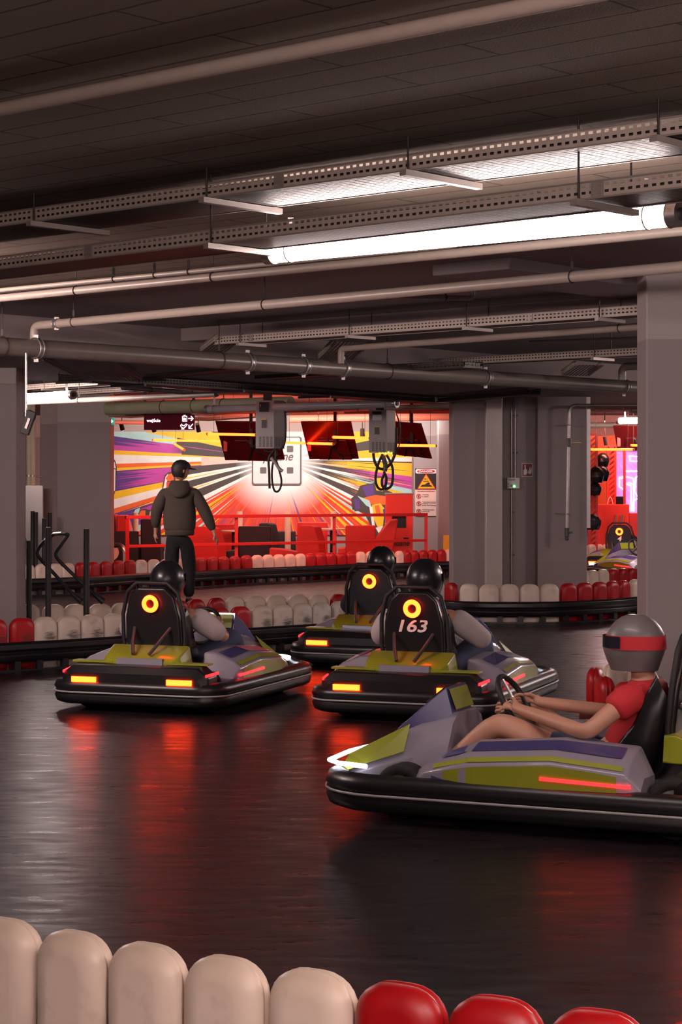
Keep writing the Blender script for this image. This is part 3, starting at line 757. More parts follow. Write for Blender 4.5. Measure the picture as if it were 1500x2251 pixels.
MP = {'k': (.055, .045, .04), 'w': (.92, .86, .80), 'y': (1.0, .55, .01), 'm': (.55, .06, .38), 'v': (.10, .04, .24), 'o': (.90, .14, .02), 't': (.45, .72, .70), 'r': (.80, .055, .018), 'c': (.75, .55, .45), 'b': (.30, .04, .03)}
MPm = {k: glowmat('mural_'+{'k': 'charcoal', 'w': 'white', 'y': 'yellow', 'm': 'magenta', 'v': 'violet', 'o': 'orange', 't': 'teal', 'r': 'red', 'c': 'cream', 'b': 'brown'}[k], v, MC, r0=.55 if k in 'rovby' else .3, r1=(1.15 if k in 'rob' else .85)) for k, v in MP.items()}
def clip_poly(poly):
    def clip(ps, ax, lim, keep_less):
        out = []
        for i in range(len(ps)):
            a, b = ps[i], ps[(i+1) % len(ps)]
            ia = a[ax] <= lim if keep_less else a[ax] >= lim; ib = b[ax] <= lim if keep_less else b[ax] >= lim
            if ia: out.append(a)
            if ia != ib:
                t = (lim-a[ax])/(b[ax]-a[ax]); out.append((a[0]+(b[0]-a[0])*t, a[1]+(b[1]-a[1])*t))
        return out
    for ax, lim, kl in ((0, XL-.5, False), (0, XR, True), (1, ZB, False), (1, ZT, True)):
        if len(poly) < 3: return []
        poly = clip(poly, ax, lim, kl)
    return poly
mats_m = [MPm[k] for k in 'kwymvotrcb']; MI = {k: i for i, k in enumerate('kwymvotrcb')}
mbm = MB(); layer = [0]
def ray(a0, a1, k, r0=.0, r1=7, taper=False):
    """angles in degrees, 0 = right, 90 = up, seen from the lounge"""
    layer[0] += 1
    c = (MC.x, MC.z); A0, A1 = math.radians(a0), math.radians(a1)
    if taper:
        am = (A0+A1)/2
        poly = [(c[0]+math.cos(am)*r0, c[1]+math.sin(am)*r0), (c[0]+math.cos(A0)*r1, c[1]+math.sin(A0)*r1), (c[0]+math.cos(A1)*r1, c[1]+math.sin(A1)*r1)]
    else:
        poly = [(c[0]+math.cos(A0)*r0, c[1]+math.sin(A0)*r0), (c[0]+math.cos(A0)*r1, c[1]+math.sin(A0)*r1), (c[0]+math.cos(A1)*r1, c[1]+math.sin(A1)*r1), (c[0]+math.cos(A1)*r0, c[1]+math.sin(A1)*r0)]
    poly = clip_poly(poly)
    if len(poly) >= 3:
        y = WZ-.012-layer[0]*.00004
        mbm.add([(p[0], y, p[1]) for p in poly], [tuple(range(len(poly)))], MI[k])
def spike(a, r0, r1, wdeg, k):      # thin lance: pointed at both ends
    layer[0] += 1
    c = (MC.x, MC.z); A = math.radians(a); rm = r0+(r1-r0)*.6; W = rm*math.radians(wdeg)
    u = (math.cos(A), math.sin(A)); n = (-u[1], u[0])
    poly = clip_poly([(c[0]+u[0]*r0, c[1]+u[1]*r0), (c[0]+u[0]*rm-n[0]*W/2, c[1]+u[1]*rm-n[1]*W/2), (c[0]+u[0]*r1, c[1]+u[1]*r1), (c[0]+u[0]*rm+n[0]*W/2, c[1]+u[1]*rm+n[1]*W/2)])
    if len(poly) >= 3:
        y = WZ-.012-layer[0]*.00004
        mbm.add([(p[0], y, p[1]) for p in poly], [tuple(range(len(poly)))], MI[k])
# left side, from top (180-10) to bottom
L_ = [(168.5, 172, 't'), (172, 175, 'v'), (164, 168.5, 'y'), (150, 164, 'k'), (175, 176.8, 'm'), (176.8, 178.3, 'y'), (178.3, 181.5, 'w'), (181.5, 183, 'o'), (183, 184, 'y'), (184, 191, 'v'), (191, 193.5, 'y'), (193.5, 196.5, 'w'), (196.5, 198.2, 'o'), (198.2, 205, 'v'), (205, 207, 't'), (207, 209, 'o'), (209, 212, 'y')]
for a0, a1, k in L_: ray(a0, a1, k)
# magenta inner halves of the violet bands, ragged
random.seed(3)
for a0, a1 in ((172, 176), (184.2, 190.8), (198.4, 204.8)):
    ray(a0, a1, 'm', 0, 2.3)
    n = int((a1-a0)*3.2)
    for i in range(n):
        a = a0+(a1-a0)*(i+.5)/n; spike(a, 1.6, 2.3+random.random()*1.0, .5, 'm'); spike(a+.15, 1.5+random.random()*.3, 2.1, .35, 'k')
# dark wedges close to the centre
for a0, a1 in ((172.5, 177.8), (184.6, 189.5), (193.2, 197.5), (200, 205.4)): ray(a0, a1, 'k', 0, 1.75+random.random()*.3)
ray(178, 184.4, 'c', 0, 1.5); ray(189.5, 193.2, 'w', 0, 1.9); ray(197.5, 200.0, 'w', 0, 2.1); ray(205.4, 208.5, 'w', 0, 2.2)
ray(168, 172, 'k', 0, 2.0); ray(158, 165, 'y', 1.1, 3)
for a in (191.5, 198.6, 177.6): spike(a, .9, 3.2, .9, 'y')
# lower fan, reds and lances
ray(208.5, 331, 'r', 0.0)
for i in range(120):
    a = 210+random.random()*120; r0 = .35+random.random()*.7; k = random.choice('ooorbrrv' if 235 < a < 305 else 'oyorbrr')
    spike(a, r0, r0+.8+random.random()*1.8, .25+random.random()*.5, k)
for i in range(110):
    a = 225+random.random()*85; spike(a, 1.0+random.random()*.35, 3, .35, random.choice('vvmv'))
for a, r0, k, wd in ((213, .8, 'y', 1.7), (216.5, 1.2, 't', 1.3), (220, 1.0, 't', 1.6), (224, 1.3, 'y', 1.1), (210, .9, 'w', 1.4), (326, .7, 't', 2.0), (322.5, .7, 'y', 2.2), (318, 1.0, 'w', 1.4), (315, .6, 'y', 2.2), (311, 1.2, 'y', 1.2), (329, .6, 'w', 1.6), (232, .9, 'b', .6), (300, .8, 'y', .8), (281, .5, 'y', .6), (257, .6, 'b', .5)):
    spike(a, r0, 4.8, wd, k)
# right side
R_ = [(331, 333.5, 'w'), (333.5, 338.5, 'k'), (338.5, 341.5, 'w'), (341.5, 346.5, 'k'), (346.5, 349, 'w'), (349, 353, 'k'), (353, 355, 'c'), (355, 359, 'k'), (359, 361, 'w'), (361, 366, 'y'), (366, 372, 'k'), (372, 380, 'y'), (380, 388, 't')]
for a0, a1, k in R_: ray(a0, a1, k)
for a0, a1, k, r0 in ((338.5, 341, 'm', 1.9), (341.5, 345, 'y', 1.55), (345, 347.2, 't', 1.5), (347.2, 352.6, 'm', 1.75), (352.6, 358.4, 'y', 1.3), (335.5, 338.5, 'y', 2.0), (331, 335.5, 'm', 2.0)):
    ray(a0, a1, k, r0)
    nn = max(3, int((a1-a0)*2.2))
    for i in range(nn): spike(a0+(a1-a0)*(i+.5)/nn, r0-.25-random.random()*.35, r0+.5, .8*(a1-a0)/nn, k)
    for i in range(2): spike(a0+(a1-a0)*random.random(), r0-.1, r0+.35+random.random()*.5, .4, 'k')
for i in range(16):
    a = 339+random.random()*18; spike(a, 1.1+random.random()*.3, 2.4+random.random()*.5, .45, random.choice('kyok'))
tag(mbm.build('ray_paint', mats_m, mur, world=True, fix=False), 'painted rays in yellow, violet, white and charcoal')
# generic striped racing car at the lower right, helmeted figures at the left
def flat(name, shapes, dz, parent, label=None):
    mb = MB()
    for i, (k, pts) in enumerate(shapes):
        mb.add([wp(x, y, dz+i*.0006) for x, y in pts], [tuple(range(len(pts)))], MI[k])
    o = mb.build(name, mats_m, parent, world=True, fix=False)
    if label: tag(o, label)
    return o
flat('painted_car', [
 ('k', [(792, 1068), (806, 1064), (822, 1062), (824, 1050), (848, 1048), (852, 1078), (862, 1082), (870, 1100), (870, 1160), (846, 1172), (826, 1176), (800, 1126), (775, 1120), (772, 1096), (784, 1086)]),
 ('v', [(796, 1070), (820, 1065), (824, 1088), (806, 1092)]), ('o', [(800, 1094), (826, 1088), (858, 1092), (852, 1110), (806, 1108)]),
 ('y', [(822, 1052), (846, 1050), (842, 1080), (828, 1078)]), ('m', [(838, 1056), (846, 1054), (846, 1066), (838, 1066)]),
 ('k', [(776, 1094), (798, 1094), (806, 1120), (780, 1124)]), ('v', [(779, 1096), (790, 1096), (792, 1118), (782, 1121)]),
 ('y', [(818, 1110), (836, 1106), (846, 1118), (842, 1160), (830, 1158), (820, 1136)]), ('o', [(824, 1112), (834, 1110), (838, 1130), (828, 1134)]),
 ('t', [(786, 1090), (812, 1100), (818, 1116), (806, 1112)]), ('w', [(812, 1112), (819, 1114), (826, 1168), (820, 1166)]),
 ('v', [(842, 1120), (858, 1112), (864, 1150), (848, 1160)]), ('o', [(846, 1150), (868, 1140), (869, 1158), (850, 1168)]), ('w', [(826, 1160), (842, 1156), (834, 1174)]),
 ('k', [(852, 1120), (856, 1118), (860, 1146), (856, 1148)])], .034, mur, 'abstract striped racing car painted on the mural')
flat('painted_helmet', [
 ('k', [(236, 996), (244, 998), (254, 1014), (257, 1028), (255, 1072), (250, 1094), (243, 1112), (236, 1116)]),
 ('w', [(236, 999), (243, 1001), (252, 1016), (255, 1030), (248, 1028), (240, 1020)]), ('k', [(236, 1024), (248, 1031), (250, 1060), (247, 1082), (236, 1088)]),
 ('c', [(236, 1030), (245, 1036), (247, 1060), (244, 1076), (236, 1080)]), ('w', [(249, 1030), (254, 1032), (253, 1078), (246, 1086), (249, 1072)]), ('o', [(236, 1092), (252, 1086), (248, 1098), (240, 1108), (236, 1108)])], .034, mur, 'big helmet painted at the left edge of the mural')
flat('painted_helmet', [
 ('k', [(357, 1074), (362, 1046), (370, 1038), (384, 1036), (386, 1060), (376, 1078)]), ('w', [(359, 1074), (364, 1048), (370, 1041), (366, 1072)]), ('o', [(364, 1052), (372, 1042), (383, 1040), (382, 1056), (370, 1058)]),
 ('r', [(366, 1060), (382, 1058), (378, 1074), (366, 1076)])], .034, mur, 'orange helmet painted beside the walking man')
flat('painted_wheels', [
 ('k', [(296, 1134), (304, 1122), (318, 1118), (338, 1124), (340, 1136)]), ('t', [(290, 1134), (298, 1120), (308, 1116), (306, 1126), (298, 1136)]), ('o', [(304, 1134), (310, 1122), (320, 1122), (320, 1136)]), ('c', [(328, 1136), (330, 1124), (337, 1124), (339, 1136)])], .034, mur, 'small car parts painted low at the left')
# lettering helper
def text_mesh(s, size, ext=.002, shear=0, offset=0, spacing=1.0):
    cu = bpy.data.curves.new('t', 'FONT'); cu.body = s; cu.size = size; cu.extrude = ext; cu.shear = shear; cu.offset = offset
    cu.align_x = 'LEFT'; cu.align_y = 'BOTTOM_BASELINE'; cu.space_character = spacing; cu.resolution_u = 3
    o = bpy.data.objects.new('t', cu); C.objects.link(o)
    me = bpy.data.meshes.new_from_object(o.evaluated_get(bpy.context.evaluated_depsgraph_get()))
    bpy.data.objects.remove(o); bpy.data.curves.remove(cu); return me
def text(name, s, p0, width, m, parent, height=None, bold=0, shear=0, nx=Vector((1, 0, 0)), up=Vector((0, 0, 1)), ext=.002, label=None, spacing=1.0):
    """text whose baseline-left is world point p0, scaled to the given width (and height of its box)"""
    me = text_mesh(s, 1, 0.01, shear, bold, spacing)
    xs = [v.co.x for v in me.vertices]; ys = [v.co.y for v in me.vertices]
    sx = width/(max(xs)-min(xs)); sy = height/(max(ys)-min(ys)) if height else sx; x0 = min(xs)
    y0 = min(ys) if height else 0
    n = nx.cross(up)
    inv = chain(parent).inverted()
    for v in me.vertices: v.co = inv @ (p0+nx*(v.co.x-x0)*sx+up*(v.co.y-y0)*sy+n*v.co.z*ext*100)
    me.name = name; me.materials.clear(); me.materials.append(m)
    o = bpy.data.objects.new(name, me); C.objects.link(o); o.parent = parent
    if label: tag(o, label)
    return o
# white sign with the logo in the middle of the sunburst
def rrect(x0, y0, x1, y1, r, n=5):
    o = []
    for cx, cy, a in ((x1-r, y1-r, 0), (x0+r, y1-r, 90), (x0+r, y0+r, 180), (x1-r, y0+r, 270)):
        for k in range(n+1):
            t = math.radians(a+90*k/n); o.append((cx+r*math.cos(t), cy+r*math.sin(t)))
    return o
def rr_plate(mb, x0, y0, x1, y1, r, Z, t, mi=0):
    a, b = P(x0, y1, Z), P(x1, y0, Z)
    o = rrect(a.x, a.z, b.x, b.z, r*Z/F)
    mb.hexa([(x, Z, z) for x, z in o], [(x, Z-t, z) for x, z in o], mi)
inkg = mat('grey_ink', (.12, .11, .11), .6)
mb = MB(); rr_plate(mb, 554, 960, 663, 1067, 5, 36.965, .004); mb.build('sign_border', inkg, mur, world=True)
mb = MB(); rr_plate(mb, 557, 962, 660, 1063, 4, 36.96, .004); mb.build('sign_face', M['white'], mur, world=True)
mb = MB()
for x in (572, 631):
    for y in (980, 1027): rr_plate(mb, x, y, x+14, y+14, 2, 36.955, .003)
mb.build('sign_squares', inkg, mur, world=True)
text('sign_lettering', 'pitlane', P(578, 1019, 36.953), 67*36.95/F, inkg, mur, bold=.012, shear=.35, height=26*36.95/F)

# ================================================================ lounge: railing, seats, cabinet, posters
def railing():
    Z = lambda x: 30.0+(x-280)/657*3.0
    root = thing('railing', 'red square-tube railing between the far barrier and the lounge', 'railing', (P(600, 1250, 31.4).x, 31.4, 0))
    pts = [280, 393, 520, 735, 937]
    top = lambda x: P(x, 1137-(x-280)/657*6, Z(x))
    mid = lambda x: P(x, 1205-(x-280)/657*15 if x < 520 else 1196-(x-520)/417*9, Z(x))
    mb = MB(); mb.bar(top(276), top(939), .06, .05); mb.build('top_rail', M['red'], root, world=True, bevel=.004)
    mb = MB(); a, b = top(280), top(937); a.z = b.z = .52; mb.bar(a, b, .05, .045); mb.build('middle_rail', M['red'], root, world=True, bevel=.004)
    for x in (280, 520, 735, 937):
        p = top(x); mb = MB(); mb.box((p.x, p.y, p.z/2), (.055, .055, p.z)); mb.build('post', M['red'], root, world=True, bevel=.004)
    p, q = top(393), top(358); mb = MB(); p.z = .55; q.z = 0; q.y = p.y
    mb.bar(p, q, .05, .05); mb.build('brace', M['red'], root, world=True, bevel=.004)
railing()
def wedge(name, label, cat, m, poly, Z, depth, slope=0, bevel=.02, group=None, parts=None):
    """upholstered block: outline in the picture plane at depth Z, extruded away; bottom on the floor"""
    root = thing(name, label, cat, (P(sum(p[0] for p in poly)/len(poly), 1200, Z).x, Z+depth/2, 0), group=group)
    mb = MB(); q = [P(x, y, Z) for x, y in poly]
    for v in q: v.z = max(v.z, .0)
    mb.hexa(q, [v+Vector((slope, depth, 0)) for v in q]); mb.build('body', m, root, world=True, bevel=bevel, bseg=3)
    return root
def seat_unit(label, x0, x1, ytop, Z, m, kind='sofa', depth=.75, lean=.0, group=None, ms=None, shape='box', seat=True):
    """lounge seat seen from behind or from the side: backrest, seat cushion, plinth"""
    root = thing('sofa' if kind == 'sofa' else 'armchair', label, 'sofa' if kind == 'sofa' else 'armchair', (P((x0+x1)/2, 1200, Z).x, Z+depth/2, 0), group=group)
    a, b = P(x0, ytop, Z), P(x1, ytop, Z); h = a.z; wd = b.x-a.x
    if shape == 'box':
        o = [(a.x, .06), (b.x, .06), (b.x, h), (a.x, h)]
        q = [Vector((x, Z, z)) for x, z in o]
        mb = MB(); mb.hexa(q, [v+Vector((0, .16 if v.z > .3 else .30, 0)) for v in q])
    elif shape == 'wing':       # high back, shoulders cut, leaning
        o = [(a.x, .06), (b.x, .06), (b.x-.02*wd, h*.62), (a.x+.80*wd, h*.97), (a.x+.62*wd, h), (a.x+.22*wd, h), (a.x+.06*wd, h*.72)]
        q = [Vector((x, Z, z)) for x, z in o]
        mb = MB(); mb.hexa(q, [v+Vector((lean, .18, 0)) for v in q])
    mb.build('backrest', m, root, world=True, bevel=.02, bseg=3)
    if seat:
        mb = MB(); mb.box(((a.x+b.x)/2+lean*.5, Z+.18+depth/2, .40), (wd*.96, depth, .13)); mb.build('seat_cushion', ms or m, root, world=True, bevel=.025, bseg=3)
        mb = MB(); mb.box(((a.x+b.x)/2+lean*.5, Z+.18+depth/2, .17), (wd*.9, depth*.9, .33)); mb.build('plinth', m, root, world=True, bevel=.01)
    return root
seat_unit('charcoal sofa back at the left end of the lounge, under the mural helmet', 200, 303, 1168, 31.6, M['darkf'], depth=.9)
seat_unit('charcoal bench between the left railing post and the walking man', 309, 352, 1142, 31.9, M['darkf'])
seat_unit('red high-backed seat just right of the walking man', 404, 478, 1158, 31.6, M['redf'], 'armchair', shape='wing', lean=.15)
seat_unit('red sofa against the mural right of the walking man', 452, 514, 1152, 34.2, M['redf'], ms=M['redl'])
seat_unit('charcoal high-backed sofa in the middle behind the railing', 524, 596, 1157, 32.4, M['darkf'])
seat_unit('charcoal angular armchair behind the middle sofa', 560, 604, 1150, 34.2, M['darkf'], 'armchair', shape='wing', lean=.1)
seat_unit('violet-grey sofa under the mural, centre', 596, 650, 1168, 35.3, M['darkf'])
seat_unit('red angular high-backed seat right of the cream posts', 648, 702, 1155, 32.6, M['redf'], 'armchair', shape='wing', lean=.12)
seat_unit('red sofa facing the lounge table under the mural', 654, 720, 1148, 34.6, M['redl'], ms=M['redl'])
seat_unit('red box-shaped sofa left of the red cabinet', 760, 826, 1155, 33.4, M['redf'])
wedge('footstool', 'low red sloping footstool in the lounge', 'footstool', M['redf'], [(590, 1262), (592, 1206), (622, 1208), (655, 1214), (662, 1262)], 31.9, .6)
wedge('footstool', 'low charcoal footstool by the railing post, left of the middle sofa', 'footstool', M['darkf'], [(490, 1262), (494, 1212), (518, 1210), (520, 1262)], 31.9, .5)
wedge('footstool', 'small red footstool left of the box-shaped sofa', 'footstool', M['redl'], [(742, 1262), (744, 1206), (760, 1204), (770, 1262)], 32.6, .5)
wedge('armchair', 'red armchair with a sharply raked back by the red cabinet', 'armchair', M['redf'], [(826, 1262), (826, 1186), (858, 1144), (876, 1142), (864, 1212), (862, 1262)], 33.0, .75)
wedge('armchair', 'red cushioned seat back at the far left of the lounge', 'armchair', M['redf'], [(236, 1250), (238, 1132), (254, 1131), (254, 1250)], 34.5, .4)
wedge('armchair', 'second red seat back at the far left of the lounge', 'armchair', M['redl'], [(258, 1250), (256, 1133), (276, 1133), (284, 1160), (284, 1250)], 34.2, .5)
def lounge_table(label, x, y, Z, w):
    p = P(x, y, Z); root = thing('lounge_table', label, 'table', (p.x, p.y, 0))
    mb = MB(); mb.cyl((p.x, p.y, p.z-.015), (p.x, p.y, p.z+.01), w, 24); mb.build('tabletop', M['cream'], root, world=True)
    mb = MB(); mb.cyl((p.x, p.y, .02), (p.x, p.y, p.z), .035, 10); mb.build('column', M['blackm'], root, world=True)
    mb = MB(); mb.cyl((p.x, p.y, 0), (p.x, p.y, .02), .22, 20); mb.build('foot', M['blackm'], root, world=True)
lounge_table('small round table right of the walking man', 514, 1167, 33.75, .22)
lounge_table('round table beside the red box-shaped sofa', 730, 1163, 33.9, .26)
for x, lab in ((298, 'cream floor post at the left, before the mural'), (527, 'cream floor post left of the middle sofa'), (633, 'tall cream floor post in the centre of the lounge'), (734, 'cream floor post behind the railing post at the table')):
    Z = 34.0; p = P(x, 1124 if x > 300 else 1127, Z); mb = MB()
    mb.tube([(p.x, Z, 0), (p.x, Z, p.z-.01), (p.x, Z, p.z)], [.052, .052, .045], 20)
    root = thing('bollard', lab, 'bollard', (p.x, Z, 0)); mb.build('shaft', M['cream'], root, world=True)
    mb = MB(); mb.cyl((p.x, Z, 0), (p.x, Z, .012), .09, 16); mb.build('base_plate', M['cream'], root, world=True)
# bent steel hoop left
mb = MB(); a = P(242, 1199, 30.6); b = P(272, 1199, 30.4)
mb.tube([a]+arc_corner(a, b, Vector((b.x, b.y, 0)), .12)+[Vector((b.x, b.y, 0))], .04, 12)
tag(mb.build('steel_hoop', M['steel'], None, world=True), 'bent steel hoop at the left end of the lounge', 'guard rail')
mb = MB(); p = P(243, 1215, 30.9); mb.cyl((p.x, p.y, p.z), (p.x, p.y+.05, p.z), .13, 20); mb.box((p.x, p.y+.05, p.z/2), (.06, .04, p.z))
tag(mb.build('round_sign_back', M['cream'], None, world=True), 'round cream disc beside the steel hoop', 'disc')

# red cabinet
Z = 34.3
a, b = P(849, 1087, Z), P(908, 1087, Z)
cab = thing('cabinet', 'tall red cabinet with black lettering beside the mural', 'cabinet', ((a.x+b.x)/2, Z+.25, 0))
mb = MB(); mb.box(((a.x+b.x)/2, Z+.25, a.z/2), (b.x-a.x, .5, a.z)); mb.build('carcass', M['redl'], cab, world=True, bevel=.006)
mb = MB(); mb.box(((a.x+b.x)/2, Z+.25, a.z+.012), (b.x-a.x+.02, .52, .024)); mb.build('cabinet_top', M['grey'], cab, world=True, bevel=.004)
c, d = P(862, 1128, Z), P(893, 1160, Z); mb = MB(); mb.box(((c.x+d.x)/2, Z-.004, (c.z+d.z)/2), (d.x-c.x, .012, c.z-d.z)); mb.build('black_door', M['blackg'], cab, world=True)
text('cabinet_lettering', 'pitlane', P(858, 1204, Z-.006), 43*Z/F, M['ink'], cab, bold=.012, shear=.3, height=17*Z/F)
mb = MB(); q = P(893, 1183, Z-.004); rr = rrect(q.x-.05, q.z-.015, q.x+.05, q.z+.012, .01); mb.hexa([(x, Z-.002, z) for x, z in rr], [(x, Z-.006, z) for x, z in rr]); mb.build('logo_mark', M['ink'], cab, world=True)
# warning poster
Z = 35.98
def quad(mb, x0, y0, x1, y1, Z, t=.004, mi=0):
    a, b = P(x0, y0, Z), P(x1, y1, Z); mb.box(((a.x+b.x)/2, Z, (a.z+b.z)/2), (b.x-a.x, t, a.z-b.z), None, mi)
po = thing('warning_poster', 'tall warning poster with a yellow triangle on the pink pillar', 'poster', (P(938, 1130, Z).x, Z, P(938, 1135, Z).z))
mb = MB(); quad(mb, 913, 1030, 962, 1134, Z); mb.build('sheet', mat('poster_paper', (.70, .55, .50), .5), po, world=True)
mb = MB(); quad(mb, 913, 1030, 962, 1076, Z-.005); mb.build('black_field', M['ink'], po, world=True)
mb = MB(); rr_plate(mb, 914, 1031, 960, 1041, 4, Z-.008, .003); mb.build('white_band', M['white'], po, world=True)
mb = MB(); c = P(937, 1036, Z-.012); mb.hexa([(c.x+.17*math.cos(t*math.pi/10), Z-.012, c.z+.034*math.sin(t*math.pi/10)) for t in range(20)], [(c.x+.17*math.cos(t*math.pi/10), Z-.015, c.z+.034*math.sin(t*math.pi/10)) for t in range(20)]); mb.build('red_oval', M['crimson'], po, world=True)
text('danger_lettering', 'DANGER', P(922, 1038.5, Z-.016), 30*Z/F, M['white'], po, bold=.03, height=4.6*Z/F)
for nm, m_, s, dz in (('triangle_edge', M['crimson'], 0, .008), ('triangle_rim', M['orangep'], 1.2, .010), ('yellow_triangle', M['yellow'], 2.4, .012)):
    mb = MB(); q = [P(937, 1040.5+s*1.6, Z-dz), P(959-s*1.3, 1075-s*.6, Z-dz), P(917+s*1.3, 1075-s*.6, Z-dz)]; mb.hexa(q, [v-Vector((0, .002, 0)) for v in q]); mb.build(nm, m_, po, world=True)
text('triangle_words', 'RLY', P(933.5, 1054.5, Z-.016), 7.5*Z/F, M['ink'], po, bold=.02, height=3.2*Z/F)
text('triangle_words', 'DANGER', P(930.5, 1059.5, Z-.016), 13*Z/F, M['ink'], po, bold=.02, height=3*Z/F)
mb = MB(); sil = [(924, 1070), (928, 1066), (934, 1065), (939, 1062), (943, 1060), (946, 1062), (944, 1065), (949, 1067), (951, 1070)]
q = [P(x, y, Z-.016) for x, y in sil]; mb.hexa(q, [v-Vector((0, .002, 0)) for v in q]); mb.build('kart_silhouette', M['ink'], po, world=True)
text('poster_lines', 'DRIVING IS FORBIDDEN', P(918, 1081, Z-.004), 38*Z/F, M['crimson'], po, height=2*Z/F, bold=.02)
for y0, lines in ((1091, ('Wearing', 'a scarf')), (1107, ('Wearing long hair', 'sticking out from', 'under the helmet')), (1124, ('Wearing loose', 'clothing'))):
    mb = MB(); c = P(921, y0, Z-.004); mb.ring(c, (0, 1, 0), .040, .005, 18); mb.bar(c+Vector((-.03, 0, .03)), c+Vector((.03, 0, -.03)), .006, .008)
    mb.tube([c+Vector((0, 0, -.03)), c+Vector((-.008, 0, 0)), c+Vector((.01, 0, .03))], [.006, .011, .009], 6); mb.build('prohibition_sign', M['crimson'], po, world=True)
    for i, s in enumerate(lines): text('poster_lines', s, P(928, y0-2+i*3.6, Z-.004), min(31, 2.05*len(s))*Z/F, M['ink'], po, height=2.4*Z/F, bold=.01)
# yellow stand
Z = 33.6; ys_ = thing('yellow_caddy', 'yellow slotted plastic caddy between the pillars at the right of the lounge', 'caddy', (P(985, 1200, Z).x, Z+.1, 0))
mb = MB(); a, b = P(976, 1177, Z), P(999, 1177, Z); mb.box(((a.x+b.x)/2, Z+.1, a.z/2), (b.x-a.x, .2, a.z)); mb.build('body', M['yellow'], ys_, world=True, bevel=.01)
mb = MB(); mb.box((a.x+.11, Z-.001, a.z-.15), (.03, .008, .12)); mb.build('slot', M['blackm'], ys_, world=True)

# ================================================================ hanging signs, screens, bars, chargers
Z = 26.5
a, b = P(317, 912, Z), P(428, 945, Z)
sg = thing('entrance_sign', 'dark red hanging sign reading wejście with arrows', 'sign', ((a.x+b.x)/2, Z, b.z))
mb = MB(); mb.box(((a.x+b.x)/2, Z, (a.z+b.z)/2), (b.x-a.x, .06, a.z-b.z)); mb.build('sign_box', M['signred'], sg, world=True, bevel=.004)
for x in (319, 426):
    p = P(x, 905, Z); mb = MB(); mb.box((p.x, Z, (a.z+2.78)/2), (.04, .03, 2.78-a.z)); mb.build('hanger', M['blackm'], sg, world=True)
Zf = Z-.034
text('sign_word', 'wejście', P(322.5, 927.5, Zf), 30*Z/F, M['glowtxt'], sg, bold=.006)
def strokes(name, segs, r, m, parent, Zf):
    mb = MB()
    for pl in segs: mb.tube([P(x, y, Zf) for x, y in pl], r, 6)
    return mb.build(name, m, parent, world=True)
strokes('right_arrow', [[(414, 920), (424.5, 920)], [(420, 915), (425, 920), (420, 925)]], .007, M['glowtxt'], sg, Zf)
strokes('down_left_arrow', [[(424, 932), (416, 941.5)], [(415.5, 934), (415.5, 942), (423, 942)]], .007, M['glowtxt'], sg, Zf)
strokes('lift_symbol', [[(401.5, 915), (411, 915), (411, 926), (401.5, 926), (401.5, 915)], [(404, 913), (408, 913)], [(404, 924), (404, 919), (406, 919), (406, 924)], [(408, 924), (408, 919)]], .0055, M['glowtxt'], sg, Zf)
strokes('track_symbol', [[(397, 934), (398, 938), (403, 942), (408, 938), (412, 933), (409, 932), (405, 936), (401, 935), (399, 932)], [(399, 943), (405, 943)]], .006, M['glowtxt'], sg, Zf)
# exit sign
ex = thing('exit_sign', 'green emergency exit sign at the upper left of the mural', 'sign', P(246, 934, 27.0))
mb = MB(); a, b = P(240, 918, 27.6), P(251.5, 934, 27.6); mb.box(((a.x+b.x)/2, 27.6, (a.z+b.z)/2), (b.x-a.x, .05, a.z-b.z)); mb.build('sign_box', M['green'], ex, world=True)
mb = MB(); q = [P(244, 921, 27.57), P(249, 926, 27.57), P(244, 931, 27.57)]; mb.hexa(q, [v-Vector((0, .004, 0)) for v in q]); mb.build('white_arrow', M['glowtxt'], ex, world=True)

def screen(label, tl, tr, br, bl, Zt, Zr, Zb, pole_x, pole_z=2.5):
    """wide screen seen from behind, tilted; corners in order"""
    A = P(*tl, Zt); B_ = P(*tr, Zt+Zr); D = P(*bl, Zt+Zb); Cc = P(*br, Zt+Zr+Zb)
    root = thing('hanging_screen', label, 'screen', tuple((A+Cc)/2))
    n = (B_-A).cross(D-A).normalized()
    if n.y > 0: n = -n
    mb = MB(); q = [A, B_, Cc, D]; mb.hexa(q, [v-n*.02 for v in q]); mb.build('screen_shell', M['screen'], root, world=True, bevel=.006)
    f = lambda u, v: A+(B_-A)*u+(D-A)*v
    mb = MB(); q = [f(.25, .45), f(.85, .45), f(.88, .97), f(.22, .97)]; mb.hexa([v+n*.004 for v in q], [v+n*.035 for v in q]); mb.build('electronics_cover', M['screen'], root, world=True, bevel=.008)
    mb = MB(); q = [v-n*.022 for v in [f(.02, .03), f(.98, .03), f(.98, .97), f(.02, .97)]]; mb.hexa(q, [v-n*.004 for v in q]); mb.build('display_glass', M['blackg'], root, world=True)
    c = f(.55, .55)+n*.04
    mb = MB()
    for u, v in ((.42, .95), (.72, .95), (.45, .4), (.68, .4)): mb.bar(c+n*.02, f(u, v)+n*.045, .018, .018)
    mb.ball(c+n*.03, .05, 10, 6)
    mb.build('mount_arms', M['blackm'], root, world=True)
    px = P(pole_x, 900, (c+n*.1).y); mb = MB(); mb.box((px.x, c.y+n.y*.1, (c.z+2.78)/2), (.045, .045, 2.78-c.z)); mb.build('ceiling_pole', M['blackm'], root, world=True)
    k = f(.08, .6)+n*.02; mb = MB(); mb.box(k, (.05, .03, .16)); mb.build('cable_plug', M['redl'], root, world=True)
    mb = MB(); mb.tube([f(.5, .5)+n*.05, f(.6, .7)+n*.07, f(.75, .8)+n*.05, f(.95, .8)+n*.03], .008, 6); mb.build('cable', M['blackm'], root, world=True)
    return root
